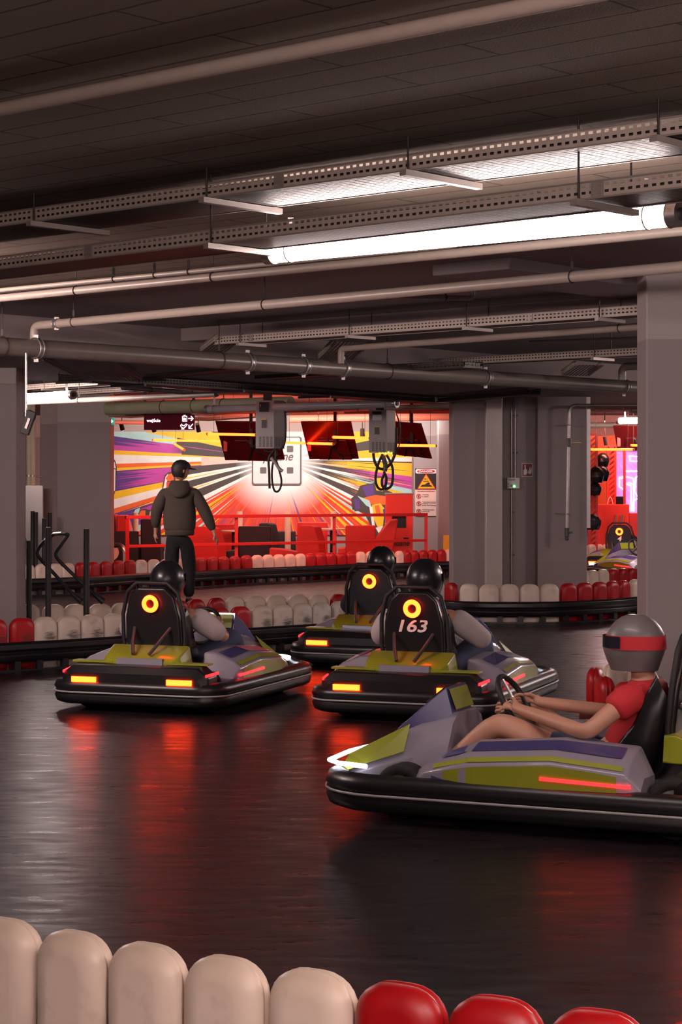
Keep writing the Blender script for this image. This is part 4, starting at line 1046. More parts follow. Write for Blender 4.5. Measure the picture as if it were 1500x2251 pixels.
screen('first dark red-lit screen from the left, partly behind the charger', (473, 926), (608, 928), (626, 1010), (495, 1012), 26.8, -.28, .33, 552)
screen('middle dark red-lit hanging screen between the two chargers', (661, 927), (772, 927), (789, 1009), (680, 1010), 26.8, -.25, .33, 737)
screen('third dark red-lit hanging screen, right of the second charger', (850, 926), (927, 932), (950, 1009), (862, 999), 26.8, -.25, .33, 905)
screen('dark hanging screen between the pillars at the right', (1348, 936), (1440, 936), (1452, 990), (1358, 990), 30.0, -.2, .25, 1412)

def bar(label, a, b, Za, Zb, top=2.75, m='bar', r=.017):
    p, q = P(*a, Za), P(*b, Zb); root = thing('light_bar', label, 'light bar', tuple((p+q)/2))
    mb = MB(); mb.tube([p, q], r, 12); mb.build('glowing_tube', M[m], root, world=True)
    mb = MB(); d = (q-p).normalized(); mb.cyl(p-d*.02, p, r*1.1, 10); mb.build('end_cap', M['orangep'], root, world=True)
    mb = MB(); mb.cyl(q, q+d*.02, r*1.1, 10); mb.build('end_cap', M['orangep'], root, world=True)
    for t in (.12, .88):
        c = p+(q-p)*t; mb = MB(); mb.cyl(c+Vector((0, 0, r)), (c.x, c.y, top), .0025, 5); mb.build('suspension_wire', M['rod'], root, world=True)
bar('orange light bar before the mural, left of the first screen', (338, 967), (506, 971), 29.5, 28.6)
bar('orange light bar ending at the first charger', (458, 954), (562, 956), 26.0, 25.5)
bar('orange light bar between charger and middle screen', (624, 973), (733, 976), 28, 26)
bar('orange light bar between middle screen and second charger', (733, 961), (812, 963), 25.6, 25.2)
bar('orange light bar across the third screen', (870, 979), (957, 980), 25.6, 25.8)
bar('short slanting orange light bar above the walking man', (384, 976), (405, 989), 30.5, 29.6)
bar('long orange light bar between the pillars at the right', (1300, 988), (1392, 988), 28.6, 28.4)
bar('short orange light bar beside the right pillar', (1390, 979), (1419, 979), 29.5, 29.3)
bar('red light bar under the beam, left', (317, 845), (378, 849), 21.6, 21.0, top=2.5, m='barr', r=.012)
bar('red light bar under the beam, above the entrance sign', (380, 844), (480, 847), 22.2, 22.0, top=2.5, m='barr', r=.012)
bar('red light bar under the beam, centre', (502, 850), (596, 856), 22.4, 22.3, top=2.5, m='barr', r=.012)
bar('red light bar under the beam, right of centre', (724, 857), (752, 859), 22.4, 22.3, top=2.5, m='barr', r=.012)
bar('red light bar under the beam, left of the central pillar', (906, 865), (960, 868), 22.4, 22.3, top=2.5, m='barr', r=.012)

def charger(label, x0, x1, x2, y0, y1, Z, plug_lit=False, cables=()):
    a, b = P(x0, y0, Z), P(x1, y1, Z); wd = b.x-a.x; h = a.z-b.z; dp = P(x2, 0, Z).x-b.x
    dp = max(.1, dp*1.5)
    root = thing('charger', label, 'charger', ((a.x+b.x)/2, Z+dp/2, b.z))
    sh = Vector((P(x2, 0, Z+dp).x-b.x, dp, 0))
    q = [Vector((a.x, Z, b.z)), Vector((b.x, Z, b.z)), Vector((b.x, Z, a.z)), Vector((a.x, Z, a.z))]
    mb = MB(); mb.hexa(q, [v+sh for v in q]); mb.build('housing', M['grey'], root, world=True, bevel=.006)
    mb = MB(); mb.box((a.x+wd*.46, Z-.004, a.z-h*.14), (wd*.52, .01, h*.20)); mb.build('display', M['blackg'], root, world=True)
    mb = MB(); mb.box((a.x+wd*.27, Z-.0095, a.z-h*.10), (.008, .002, .008)); mb.box((a.x+wd*.27, Z-.0095, a.z-h*.13), (.008, .002, .008)); mb.build('indicator', M['white'], root, world=True)
    mb = MB(); mb.box((a.x+wd*.46, Z-.003, a.z-h*.39), (wd*.26, .006, h*.02)); mb.build('yellow_tab', M['yellow'], root, world=True)
    mb = MB(); mb.box((a.x+wd*.46, Z-.003, a.z-h*.49), (wd*.26, .008, h*.17)); mb.build('card_reader', M['dgrey'], root, world=True)
    mb = MB()
    for i in range(4):
        for j in range(11): mb.box((a.x+wd*(.25+.2*i), Z-.001, b.z+h*(.04+.02*j)), (wd*.13, .006, h*.009))
    tag(mb.build('front_vents', M['blackm'], root, world=True), kind='stuff')
    mb = MB()
    for j in range(10):
        for i in range(3):
            p = Vector((b.x, Z, 0))+sh*(.2+.28*i); p.z = b.z+h*(.05+.02*j); mb.bar(p+sh*-.09+Vector((.002, 0, 0)), p+sh*.09+Vector((.002, 0, 0)), .004, h*.009)
    tag(mb.build('side_vents', M['blackm'], root, world=True), kind='stuff')
    mb = MB(); c = (a.x+b.x)/2; mb.box((c+.03, Z+dp/2, (a.z+2.78)/2), (.10, .10, 2.78-a.z)); mb.build('ceiling_bracket', M['blackm'], root, world=True)
    for nm, pts, r, m_ in cables:
        mb = MB(); mb.tube([P(x, y, Z+.05+dz) for x, y, dz in smooth(pts)], r, 8)
        mb.build(nm, M[m_], root, world=True)
    if plug_lit:
        mb = MB()
        for i in range(5): mb.ball(P(835+i*6.5, 996-(i % 2)*1.2, Z+.02), .013, 8, 5)
        mb.build('status_lights', emit('amber_led', (1, .55, .05), 4), root, world=True)
    return root
def smooth(pts, n=6):
    out = []
    p = [tuple(map(float, q)) if len(q) == 3 else (*map(float, q), 0.) for q in pts]
    p = [p[0]]+p+[p[-1]]
    for i in range(1, len(p)-2):
        for k in range(n):
            t = k/n; out.append(tuple(.5*((2*p[i][j])+(p[i+1][j]-p[i-1][j])*t+(2*p[i-1][j]-5*p[i][j]+4*p[i+1][j]-p[i+2][j])*t*t+(3*p[i][j]-p[i-1][j]-3*p[i+1][j]+p[i+2][j])*t**3) for j in range(3)))
    out.append(p[-2]); return out
charger('grey ceiling-hung kart charger, left one', 562, 603, 626, 880, 986, 22.6, cables=[
  ('cable', [(604, 984), (608, 1000), (600, 1020), (598, 1050), (602, 1075), (609, 1081), (616, 1074), (619, 1056), (613, 1030), (606, 1005), (607, 986)], .012, 'blackm'),
  ('cable', [(606, 986), (598, 996), (591, 1010), (592, 1040), (593, 1074)], .014, 'blackm'),
  ('cable', [(580, 987), (586, 992), (596, 993), (604, 988)], .012, 'blackm'),
  ('plug', [(596, 1006), (606, 1018), (614, 1030), (622, 1036)], .020, 'grey'),
  ('side_hose', [(626, 884), (628, 930), (626, 972), (616, 990)], .014, 'blackm')])
charger('grey ceiling-hung kart charger with amber lights, right one', 811, 850, 870, 901, 995, 24.4, plug_lit=True, cables=[
  ('cable', [(821, 996), (824, 1014), (832, 1028), (842, 1031), (852, 1026), (862, 1014), (870, 990), (872, 940)], .018, 'blackm'),
  ('cable', [(842, 998), (832, 1020), (826, 1050), (830, 1070), (840, 1076), (848, 1066), (850, 1050), (844, 1036)], .016, 'blackm'),
  ('cable', [(846, 1040), (840, 1056), (842, 1070), (852, 1074), (862, 1064), (864, 1034), (858, 1014), (850, 1000)], .016, 'blackm'),
  ('plug', [(842, 1002), (846, 1014), (848, 1024), (846, 1036)], .030, 'dgrey'),
  ('side_hose', [(872, 910), (878, 930), (880, 960), (876, 985), (868, 996)], .009, 'blackm')])

# spotlights on tracks over the lounge
for i, (x, y, Z) in enumerate(((797, 955, 33.5), (268, 938, 33), (338, 942, 33), (436, 942, 33))):
    p = P(x, y, Z); root = thing('spotlight', ['round black spotlight right of the middle screen', 'small spotlight above the mural at far left', 'small spotlight under the entrance sign', 'small spotlight left of the first screen'][i], 'spotlight', tuple(p))
    d = Vector((.1, .5, -.6)).normalized() if i else Vector((0, -.15, -1)).normalized()
    mb = MB(); mb.tube([p-d*.10, p+d*.06], [.035, .04], 14); mb.build('lamp_head', M['blackm'], root, world=True)
    mb = MB(); mb.cyl(p+d*.06, p+d*.066, .034, 14); mb.build('lens', emit('spot_lens_%d' % i, (1, .9, .8), 12 if i == 0 else 3), root, world=True)
    mb = MB(); mb.cyl(p, (p.x, p.y, 2.78), .008, 6); mb.build('stem', M['blackm'], root, world=True)

# ================================================================ left side: posts, panel, camera on a drop pipe
def pole(label, x, yt, yb, Z, r=.026, h0=0.0, group='padded black posts'):
    a = P(x, yt, Z); root = thing('padded_post', label, 'post', (a.x, a.y, h0), group=None)
    mb = MB(); mb.tube([(a.x, Z, h0+.02), (a.x, Z, a.z-.004), (a.x, Z, a.z)], [r, r, r*.9], 16); mb.build('foam_sleeve', M['blackm'], root, world=True)
    mb = MB(); mb.cyl((a.x, Z, h0), (a.x, Z, h0+.02), r*1.9, 16); mb.build('foot_plate', M['blackm'], root, world=True)
    mb = MB(); mb.cyl((a.x, Z, a.z), (a.x, Z, a.z+.006), r*.7, 12); mb.build('end_cap', M['grey'], root, world=True)
for lab, x, yt, Z, r in (('thick black padded post, tallest of the front group', 106, 1160, 17.0, .026), ('black padded post nearest the left grey pillar', 64, 1189, 17.0, .024),
                         ('free-standing black padded post right of the bent tube', 190, 1163, 17.1, .027), ('black padded post far left by the steel panel', 43, 1123, 27.0, .03),
                         ('black padded post second from the left by the steel panel', 72, 1124, 27.0, .03), ('black padded post before the steel panel edge', 79, 1126, 26.8, .03),
                         ('black padded post in front of the left pillar corner', 110, 1127, 27.0, .03), ('shorter black padded post left of the pillar corner', 97, 1140, 26.6, .03)):
    pole(lab, x, yt, 0, Z, r)
def bent(label, pts, r, Z):
    q = [P(x, y, Z+dz) for x, y, dz in smooth(pts, 5)]; q[-1].z = max(q[-1].z, .03)
    root = thing('bent_tube_stand', label, 'tube stand', tuple(q[-1]))
    mb = MB(); mb.tube(q, r, 10); mb.build('tube', M['blackm'], root, world=True)
    mb = MB(); d = (q[-1]-q[-4]).normalized(); mb.tube([q[-1]-d*.12, q[-1]], [r*1.2, r*2.0], 10); mb.build('rubber_foot', M['blackm'], root, world=True)
    mb = MB(); mb.tube([q[4]+Vector((0, 0, .004)), q[8]+Vector((0, 0, .004))], r*1.02, 10); mb.build('bare_steel_bend', M['steel'], root, world=True)
bent('black zigzag bent tube stand, larger one beside the padded post', [(110, 1180, .3), (122, 1174, .2), (145, 1174, 0), (148, 1178, 0), (134, 1198, 0), (123, 1216, 0), (128, 1230, 0), (160, 1262, 0), (200, 1300, 0), (228, 1323, 0)], .016, 17.3)
bent('black zigzag bent tube stand, smaller one at the left', [(100, 1186, .2), (96, 1192, 0), (86, 1204, 0), (82, 1216, 0), (90, 1230, 0), (120, 1262, 0), (150, 1296, 0), (180, 1323, 0)], .016, 17.6)
bent('black curved tube leaning left of the padded posts', [(42, 1125, .2), (46, 1124, .1), (50, 1150, 0), (54, 1180, 0), (58, 1200, 0), (60, 1230, 0), (60, 1290, 0), (60, 1346, 0)], .014, 22.5)
Z = 27.9; sp_ = thing('steel_partition', 'satin steel panel at the left, between the two grey pillars', 'panel', (P(62, 1200, Z).x, Z, 0))
mb = MB(); a, b = P(20, 1067, Z), P(95, 1067, Z); mb.box(((a.x+b.x)/2, Z, a.z/2), (b.x-a.x, .06, a.z)); mb.build('sheet', mat('satin_sheet', (.42, .38, .36), .30, .35), sp_, world=True, bevel=.004)
Z = 28.0
for i, (x, r) in enumerate(((64, .045), (72, .035))):
    p = P(x, 1000, Z+.1); root = thing('wall_pipe', ['cream vertical pipe at the far left, thicker one', 'cream vertical pipe at the far left, thinner one'][i], 'pipe', (p.x, p.y, 0))
    mb = MB(); mb.cyl((p.x, p.y, 0), (p.x, p.y, 2.78), r, 14); mb.build('pipe_run', M['cream'], root, world=True)
    mb = MB(); mb.cyl((p.x, p.y, 1.6), (p.x, p.y, 1.62), r*1.1, 14); mb.cyl((p.x+.05, p.y, 1.6), (p.x+.12, p.y, 1.6), .01, 6); mb.build('pipe_clip', M['galv'], root, world=True)
mb = MB(); a, b = P(30, 930, 31), P(62, 1068, 31); mb.box(((a.x+b.x)/2, 31, (a.z)/2), (b.x-a.x+.2, .1, a.z))
struct(mb.build('trim_2', mat('dark_red_wall', (.10, .015, .01), .6), None, world=True))
# camera on a drop tube
Z = 13.1; p0 = P(57, 770, Z); dc = thing('drop_camera', 'black box camera on a thin steel drop tube beside the left pillar', 'camera', tuple(P(60, 940, Z)))
mb = MB(); mb.cyl((p0.x, Z, 2.41), P(57, 916, Z), .0075, 10); mb.build('drop_tube', M['steel'], dc, world=True)
ax_ = (P(52, 962, Z)-P(72, 906, Z)); ctr = P(62, 931, Z)
mb = MB(); mb.bar(ctr-ax_*.48, ctr+ax_*.42, .055, .06); mb.build('camera_body', M['blackm'], dc, world=True, bevel=.006)
mb = MB(); mb.bar(ctr-ax_*.2+Vector((0, -.034, 0)), ctr+ax_*.2+Vector((0, -.034, 0)), .006, .016); mb.build('camera_window', M['whitep'], dc, world=True)
mb = MB(); mb.tube([P(x, y, Z+dz) for x, y, dz in smooth([(50, 916, 0), (54, 906, 0), (66, 902, 0), (78, 910, 0), (76, 922, 0), (70, 930, 0)])], .004, 6); mb.build('cable', M['blackm'], dc, world=True)
mb = MB(); pp = P(43, 848, 16.9); mb.cyl((pp.x, 16.9, pp.z), (pp.x-.12, 16.9, pp.z), .07, 16); mb.ring((pp.x, 16.9, pp.z), (1, 0, 0), .06, .01)
tag(mb.build('loudspeaker', M['blackm'], None, world=True), 'small black round loudspeaker on the left grey pillar', 'loudspeaker')

# ================================================================ central pillar fittings
Z = 22.0
dp = thing('drain_pipe', 'steel riser pipe with valves on the central pillar, right part', 'pipe', tuple(P(1250, 1185, Z-.25)))
Zd = Z-.28
a = P(1440, 891, Zd-.2); b = P(1252, 891, Zd); c = P(1247, 1180, Zd)
mb = MB(); mb.tube([a]+arc_corner(a, b, c, .09)+[c], .019, 14); mb.build('pipe_run', M['galv'], dp, world=True)
for y in (934, 1130):
    q = P(1250, y, Zd); mb = MB(); mb.cyl(q, q+Vector((-.12, .42, 0)), .006, 6); mb.ring(q, (0, 0, 1), .023, .006); mb.build('pipe_bracket', M['galv'], dp, world=True)
q = P(1252, 973, Zd); mb = MB(); mb.cyl(q+Vector((0, 0, .05)), q-Vector((0, 0, .05)), .026, 12); mb.build('valve', M['dgrey'], dp, world=True)
mb = MB(); mb.bar(q+Vector((.02, -.03, 0)), q+Vector((.13, -.03, 0)), .01, .008); mb.build('valve_handle', M['yellow'], dp, world=True)
q = P(1247, 1172, Zd); mb = MB(); mb.cyl(q+Vector((0, 0, .06)), q-Vector((0, 0, .04)), .027, 12); mb.ball(q-Vector((0, 0, .06)), .025, 10, 6); mb.bar(q, q+Vector((.06, -.02, .01)), .012, .02); mb.build('outlet_tap', M['dgrey'], dp, world=True)
for i, (x, yt, yb, lab) in enumerate(((1125, 868, 1050, 'thin steel conduit above the grey alarm box, left one'), (1133, 868, 1050, 'thin steel conduit above the grey alarm box, right one'), (1125, 1074, 1282, 'thin steel conduit below the grey alarm box'))):
    Zc = 22.33; a, b = P(x, yt, Zc), P(x, yb, Zc); root = thing('conduit', lab, 'conduit', tuple(b))
    mb = MB(); mb.cyl(a, b, .011, 10); mb.build('conduit_run', M['galv'], root, world=True)
    for t in (.25, .7):
        q = a+(b-a)*t; mb = MB(); mb.box(q+Vector((.01, .005, 0)), (.05, .02, .02)); mb.build('conduit_clip', M['dgrey'], root, world=True)
Zc = 22.28; ab = thing('alarm_box', 'small grey alarm box with a green light on the central pillar', 'alarm box', tuple(P(1128, 1074, Zc)))
mb = MB(); a, b = P(1115, 1050, Zc), P(1142, 1074, Zc); mb.box(((a.x+b.x)/2, Zc, (a.z+b.z)/2), (b.x-a.x, .10, a.z-b.z)); mb.build('box', M['whitep'], ab, world=True, bevel=.006)
text('box_lettering', 'Gazex', P(1118, 1056, Zc-.054), 15*Zc/F, M['ink'], ab, height=4*Zc/F, bold=.01)
mb = MB(); mb.ball(P(1131, 1069, Zc-.05), .012, 10, 6); mb.build('green_light', emit('green_led', (.1, 1, .2), 6), ab, world=True)
mb = MB(); mb.ring(P(1125, 1068, Zc-.053), (0, 1, 0), .010, .004, 14); mb.build('key_lock', M['dgrey'], ab, world=True)
strokes('ce_marks', [[(1120, 1062), (1117.5, 1064), (1120, 1066)], [(1120, 1068), (1117.5, 1070), (1120, 1072)]], .003, M['ink'], ab, Zc-.053)
Zc = 22.34; fs = thing('fire_sign', 'square dark red fire call-point sign with a hand and flames', 'sign', tuple(P(1159, 1047, Zc)))
mb = MB(); quad(mb, 1147.5, 1018, 1171.5, 1048, Zc); mb.build('sign_border', M['whitep'], fs, world=True)
mb = MB(); quad(mb, 1149, 1019.5, 1170, 1046.5, Zc-.004); mb.build('sign_face', mat('fire_red', (.22, .012, .025), .5), fs, world=True)
mb = MB(); sil = [(1151.5, 1044), (1151.5, 1034), (1154, 1031), (1153.5, 1022), (1156, 1022), (1156.5, 1031), (1160, 1033), (1160, 1040), (1157, 1044)]; q = [P(x, y, Zc-.006) for x, y in sil]; mb.hexa(q, [v-Vector((0, .002, 0)) for v in q]); mb.build('hand_symbol', M['whitep'], fs, world=True)
mb = MB()
for dx in (0, 3):
    sil = [(1163+dx, 1043), (1161+dx, 1038), (1164+dx, 1033), (1165+dx, 1026-dx*.5), (1166.5+dx, 1034), (1166+dx, 1040)]; q = [P(x, y, Zc-.006-dx*.0005) for x, y in sil]; mb.hexa(q, [v-Vector((0, .002, 0)) for v in q])
mb.build('flame_symbol', M['whitep'], fs, world=True)

# ================================================================ shop between the pillars at the right
Z = 36.2
wn = thing('lit_window_wall', 'violet lit window wall with white looping neon lines, right of the central pillar', 'display wall', (P(1390, 1130, Z).x, Z, 0))
m_, nt, b_ = newmat('violet_backlit_glass')
g = N(nt, 'ShaderNodeNewGeometry'); nz = N(nt, 'ShaderNodeTexNoise'); nz.inputs['Scale'].default_value = 3.2; L(nt, g.outputs['Position'], nz.inputs['Vector'])
wv = N(nt, 'ShaderNodeTexWave'); wv.inputs['Scale'].default_value = 6; wv.inputs['Distortion'].default_value = 1; wv.bands_direction = 'DIAGONAL'; L(nt, g.outputs['Position'], wv.inputs['Vector'])
cc = mix(nt, nz.outputs[0], (.10, .10, .45, 1), (.62, .38, .85, 1)); cc = mix(nt, mathn(nt, 'MULTIPLY', wv.outputs[0], .35), cc, (.75, .10, .50, 1))
L(nt, cc, b_.inputs['Base Color']); L(nt, cc, b_.inputs['Emission Color']); b_.inputs['Emission Strength'].default_value = .55
mb = MB(); quad(mb, 1352, 988, 1500, 1128, Z, .02); mb.build('backlit_glass', m_, wn, world=True)
strokes('neon_lines', [[(1376, 1046), (1362, 1050), (1362, 1070), (1372, 1076)], [(1376, 1036), (1400, 1036), (1418, 1036)], [(1378, 1064), (1388, 1068), (1388, 1124)], [(1382, 1060), (1394, 1066), (1394, 1124)],
   [(1392, 1124), (1392, 1104), (1400, 1096), (1408, 1104), (1408, 1124)], [(1398, 1050), (1396, 1080), (1402, 1092), (1408, 1084), (1408, 1050), (1403, 1046), (1398, 1050)], [(1364, 1052), (1380, 1048), (1392, 1052), (1398, 1070)], [(1412, 1040), (1414, 1124)], [(1374, 1000), (1374, 1120)], [(1384, 1002), (1404, 1004), (1404, 1014), (1386, 1014), (1384, 1002)]], .011, emit('neon_white', (.85, .85, 1), 1.8), wn, Z-.03)
mb = MB(); quad(mb, 1370.5, 990, 1376, 1128, Z-.06, .05); mb.build('red_mullion', M['red'], wn, world=True)
mb = MB(); quad(mb, 1352, 985, 1500, 991, Z-.05, .08); mb.build('red_header', M['red'], wn, world=True)
# slatted red screens
def lattice(label, x0, x1, y0, Z, ang=1):
    a, b = P(x0, y0, Z), P(x1, y0, Z); root = thing('slatted_screen', label, 'room divider', ((a.x+b.x)/2, Z, 0))
    for xx in (a.x, b.x):
        mb = MB(); mb.box((xx, Z, a.z/2), (.04, .05, a.z)); mb.build('upright', M['red'], root, world=True)
    mb = MB(); mb.box(((a.x+b.x)/2, Z, a.z), (b.x-a.x, .05, .05)); mb.build('top_bar', M['red'], root, world=True)
    mb = MB(); w_ = b.x-a.x; n = int(a.z/.09)
    for i in range(n):
        z = .05+i*.09
        if z+w_*.8 < a.z: mb.bar((a.x, Z, z), (b.x, Z, z+w_*.8), .03, .035)
    tag(mb.build('diagonal_slats', M['red'], root, world=True), kind='stuff' if n > 100 else None)
    mb = MB(); mb.box(((a.x+b.x)/2, Z+.12, a.z/2), (w_, .01, a.z*.98)); mb.build('back_panel', M['orangep'], root, world=True)
lattice('red diagonal-slatted screen beside the central pillar', 1296, 1312, 955, 34.0)
lattice('red diagonal-slatted screen left of the violet window', 1337, 1353, 982, 35.2)
mb = MB(); quad(mb, 1290, 955, 1356, 1128, 36.4, .04); struct(mb.build('trim_3', M['orangep'], None, world=True))
Z = 34.6; ct = thing('counter', 'red counter block in front of the slatted screens', 'counter', (P(1352, 1200, Z).x, Z+.3, 0))
mb = MB(); a, b = P(1312, 1109, Z), P(1384, 1109, Z); mb.box(((a.x+b.x)/2, Z+.3, a.z/2), (b.x-a.x, .6, a.z)); mb.build('counter_body', M['redl'], ct, world=True, bevel=.008)
mb = MB(); a, b = P(1385, 1128, Z+.4), P(1470, 1128, Z+.4); mb.box(((a.x+b.x)/2, Z+.7, a.z/2), (b.x-a.x, .5, a.z)); tag(mb.build('counter', M['red'], None, world=True, bevel=.008), 'lower red counter under the violet window', 'counter')
for i, (x, y, w_, h_) in enumerate(((1362, 1100, 16, 17),)):
    mb = MB(); a, b = P(x-w_/2, y-h_/2, 34.8), P(x+w_/2, y+h_/2+.8, 34.8); mb.box(((a.x+b.x)/2, 34.8, (a.z+b.z)/2), (b.x-a.x, .1, a.z-b.z)); tag(mb.build('small_monitor', M['blackg'], None, world=True), 'small black box on the red counter', 'box')
def helmet_obj(label, x, y, Z, r, m, rz=0, group=None):
    c = P(x, y, Z); root = thing('helmet', label, 'helmet', (c.x, c.y, c.z-r), rz, group=group)
    helmet_parts(root, Vector((0, 0, r)), r, m)
    return root
def helmet_parts(parent, c, r, m, band=None, face=1):
    """full-face helmet around centre c, facing +Y in the parent's frame"""
    S = []; n = 20
    for i in range(1, 13):
        t = i/13; a = math.pi*t; z = math.cos(a); rr = math.sin(a)
        if z < -.35: rr = math.sqrt(1-.35**2)*(1-.22*((-z-.35)/.65)); 
        zz = max(z, -.35-(-z-.35)*.85) if z < -.35 else z
        ring = []
        for k in range(n):
            th = 2*math.pi*k/n; x = rr*math.cos(th)*.88; y = rr*math.sin(th)*1.04
            if math.sin(th) > 0 and z < .1: y *= 1.10
            ring.append(c+Vector((x*r, y*r, zz*r*1.02)))
        S.append(ring)
    mb = MB(); mb.loft(S); o = mb.build('helmet_shell', m, parent)
    mb = MB(); q = []
    for zz in (.28, -.12):
        q.append([c+Vector((math.sin(th)*.92*r, math.cos(th)*1.13*r, zz*r)) for th in [math.radians(v) for v in range(-75, 76, 15)]])
    n2 = len(q[0]); mb.add(q[0]+q[1], [(i, i+1, n2+i+1, n2+i) for i in range(n2-1)], 0, True); v = mb.build('visor', M['visor'], parent, fix=False)
    if band:
        mb = MB(); q = []
        for zz in (.30, -.16):
            rr = math.sqrt(1-zz*zz)*1.03 if zz > 0 else 1.02
            q.append([c+Vector((math.cos(2*math.pi*k/28)*.885*r*rr, math.sin(2*math.pi*k/28)*1.045*r*rr, zz*r)) for k in range(28)])
        mb.add(q[0]+q[1], [(i, (i+1) % 28, 28+(i+1) % 28, 28+i) for i in range(28)], 0, True); mb.build('helmet_band', band, parent, fix=False)
    return o
for i, (x, y, Z, r) in enumerate(((1326, 1012, 34.2, .13), (1312, 1044, 33.4, .15), (1324, 1042, 33.7, .14), (1308, 1075, 33.4, .12), (1303, 1148, 33.0, .14))):
    helmet_obj(['black helmet on the upper rack beside the slatted screen', 'large black helmet nearest the central pillar', 'black glossy helmet beside the nearest one on the rack', 'small black helmet low on the rack', 'black helmet lowest, by the pillar edge'][i], x, y, Z, r, M['helm'], rz=math.radians(150+20*i))
mb = MB()
a = P(1306, 960, 34.3); mb.cyl((a.x, 34.3, 0), (a.x, 34.3, a.z), .02, 8)
rk = thing('helmet_rack', 'black rack holding helmets beside the central pillar', 'rack', (a.x, 34.3, 0)); mb.build('rack_pole', M['blackm'], rk, world=True)
for x, y, Zh in ((1326, 1029, 34.2), (1312, 1063, 33.4), (1324, 1059, 33.7), (1308, 1090, 33.4), (1303, 1165, 33.0)):
    q = P(x, y, Zh); mb = MB(); mb.bar((a.x, 34.3, q.z), q, .03, .02); mb.build('rack_arm', M['blackm'], rk, world=True)
for i, y in enumerate((1012, 1049, 1086)):
    helmet_obj(['dark round helmet peeking out by the right pillar, upper', 'dark round helmet peeking out by the right pillar, middle', 'dark round helmet peeking out by the right pillar, lower'][i], 1423, y, 31.0, .12, M['helm'], rz=2)
mb = MB(); a = P(1432, 1120, 31.1); mb.cyl((a.x, 31.2, 0), (a.x, 31.2, 2.1), .02, 8)
for y in (1027, 1064, 1101):
    q = P(1423, y, 31.05); mb.bar(q, (a.x, 31.2, q.z), .03, .015)
tag(mb.build('helmet_stand', M['blackm'], None, world=True), 'slim black helmet stand hidden by the right pillar', 'rack')
# leaning striped tubes behind the parked kart
for i in range(6):
    x = 1352+i*4.2; a, b = P(x, 1132+i % 2*3, 33.9), P(x-26+i*1.0, 1192, 33.6); b.z = .0
    mb = MB(); mb.tube([b, a], .016, 8); o = mb.build('leaning_tube', [M['redl'], M['kwhite'], M['orangep']][i % 3], None, world=True)
    tag(o, ['red', 'pale', 'orange'][i % 3]+' tube leaning on the red counter, '+['leftmost', 'second from left', 'third from left', 'fourth from left', 'fifth from left', 'rightmost'][i], 'tube')
Z = 35.0; mb = MB(); p = P(1342, 1108, Z); mb.tube([(p.x-.05, Z, p.z), (p.x-.03, Z, p.z+.09), (p.x, Z, p.z+.13), (p.x+.03, Z, p.z+.09), (p.x+.05, Z, p.z)], .008, 6)
tag(mb.build('small_arch', M['white'], None, world=True), 'small white arched ornament on the red counter', 'ornament')
p = P(1335, 970, 34.0); sl = thing('spotlight', 'grey cylinder spotlight above the shop', 'spotlight', tuple(p))
mb = MB(); mb.tube([P(1330, 960, 34), P(1333, 979, 34)], .035, 12); mb.build('lamp_head', M['dgrey'], sl, world=True)
mb = MB(); q = P(1330, 958, 34); mb.bar(P(1312, 957, 34), P(1350, 956, 34), .03, .02); mb.cyl(q, (q.x, 34, 2.78), .01, 6); mb.build('track', M['dgrey'], sl, world=True)
# ================================================================ people
def skinned(name, verts, edges, m, parent, sub=2, root=0):
    """one continuous limb-and-body surface grown round a skeleton; verts = (x,y,z,rx,ry)"""
    me = bpy.data.meshes.new(name); me.from_pydata([v[:3] for v in verts], edges, [])
    o = bpy.data.objects.new(name, me); C.objects.link(o)
    md = o.modifiers.new('skin', 'SKIN'); md.use_smooth_shade = True; md.branch_smoothing = .4
    sv = me.skin_vertices[0].data
    for i, v in enumerate(verts):
        sv[i].radius = (v[3], v[4] if len(v) > 4 else v[3]); sv[i].use_root = (i == root)
    s = o.modifiers.new('sub', 'SUBSURF'); s.levels = sub; s.render_levels = sub
    dg = bpy.context.evaluated_depsgraph_get(); dg.update()
    nm = bpy.data.meshes.new_from_object(o.evaluated_get(dg)); nm.name = name
    bpy.data.objects.remove(o); nm.materials.clear(); nm.materials.append(m)
    for p in nm.polygons: p.use_smooth = True; p.material_index = 0
    o = bpy.data.objects.new(name, nm); C.objects.link(o); o.parent = parent
    return o
class Sk:
    def __init__(s): s.v = []; s.e = []
    def chain(s, pts, start=None):
        prev = start
        for p in pts:
            s.v.append(tuple(p)); i = len(s.v)-1
            if prev is not None: s.e.append((prev, i))
            prev = i
        return prev
def hand_pts(sk, wrist, d, palm_n, size=1.0, curl=.5, start=None, side=1):
    """palm and five unequal bent fingers; d = direction to fingers, palm_n = palm normal"""
    d = Vector(d).normalized(); pn = Vector(palm_n); pn = (pn-d*pn.dot(d)).normalized(); s = d.cross(pn)*side
    w = Vector(wrist); R_ = .0085*size
    pc = w+d*.055*size
    i0 = sk.chain([(*(w+d*.02*size), .022*size, .017*size), (*pc, .032*size, .014*size)], start)
    for k, (off, ln) in enumerate(((-.030, .062), (-.010, .075), (.010, .070), (.029, .055))):
        b = pc+s*off*size+d*.035*size
        q = [b]
        ang = 0
        dd = d.copy()
        for j in range(3):
            ang += curl*(.9 if j else .55); dd = (d*math.cos(ang)+pn*math.sin(ang)); q.append(q[-1]+dd*ln*size*(.42, .33, .25)[j])
        sk.chain([(*p, R_*(1-.08*j)) for j, p in enumerate(q)], i0)
    tb = w+d*.030*size-s*.026*size
    sk.chain([(*tb, R_*1.25), (*(tb-s*.022*size+d*.022*size+pn*.012*size), R_*1.15), (*(tb-s*.028*size+d*.048*size+pn*.026*size), R_)], i0-1)

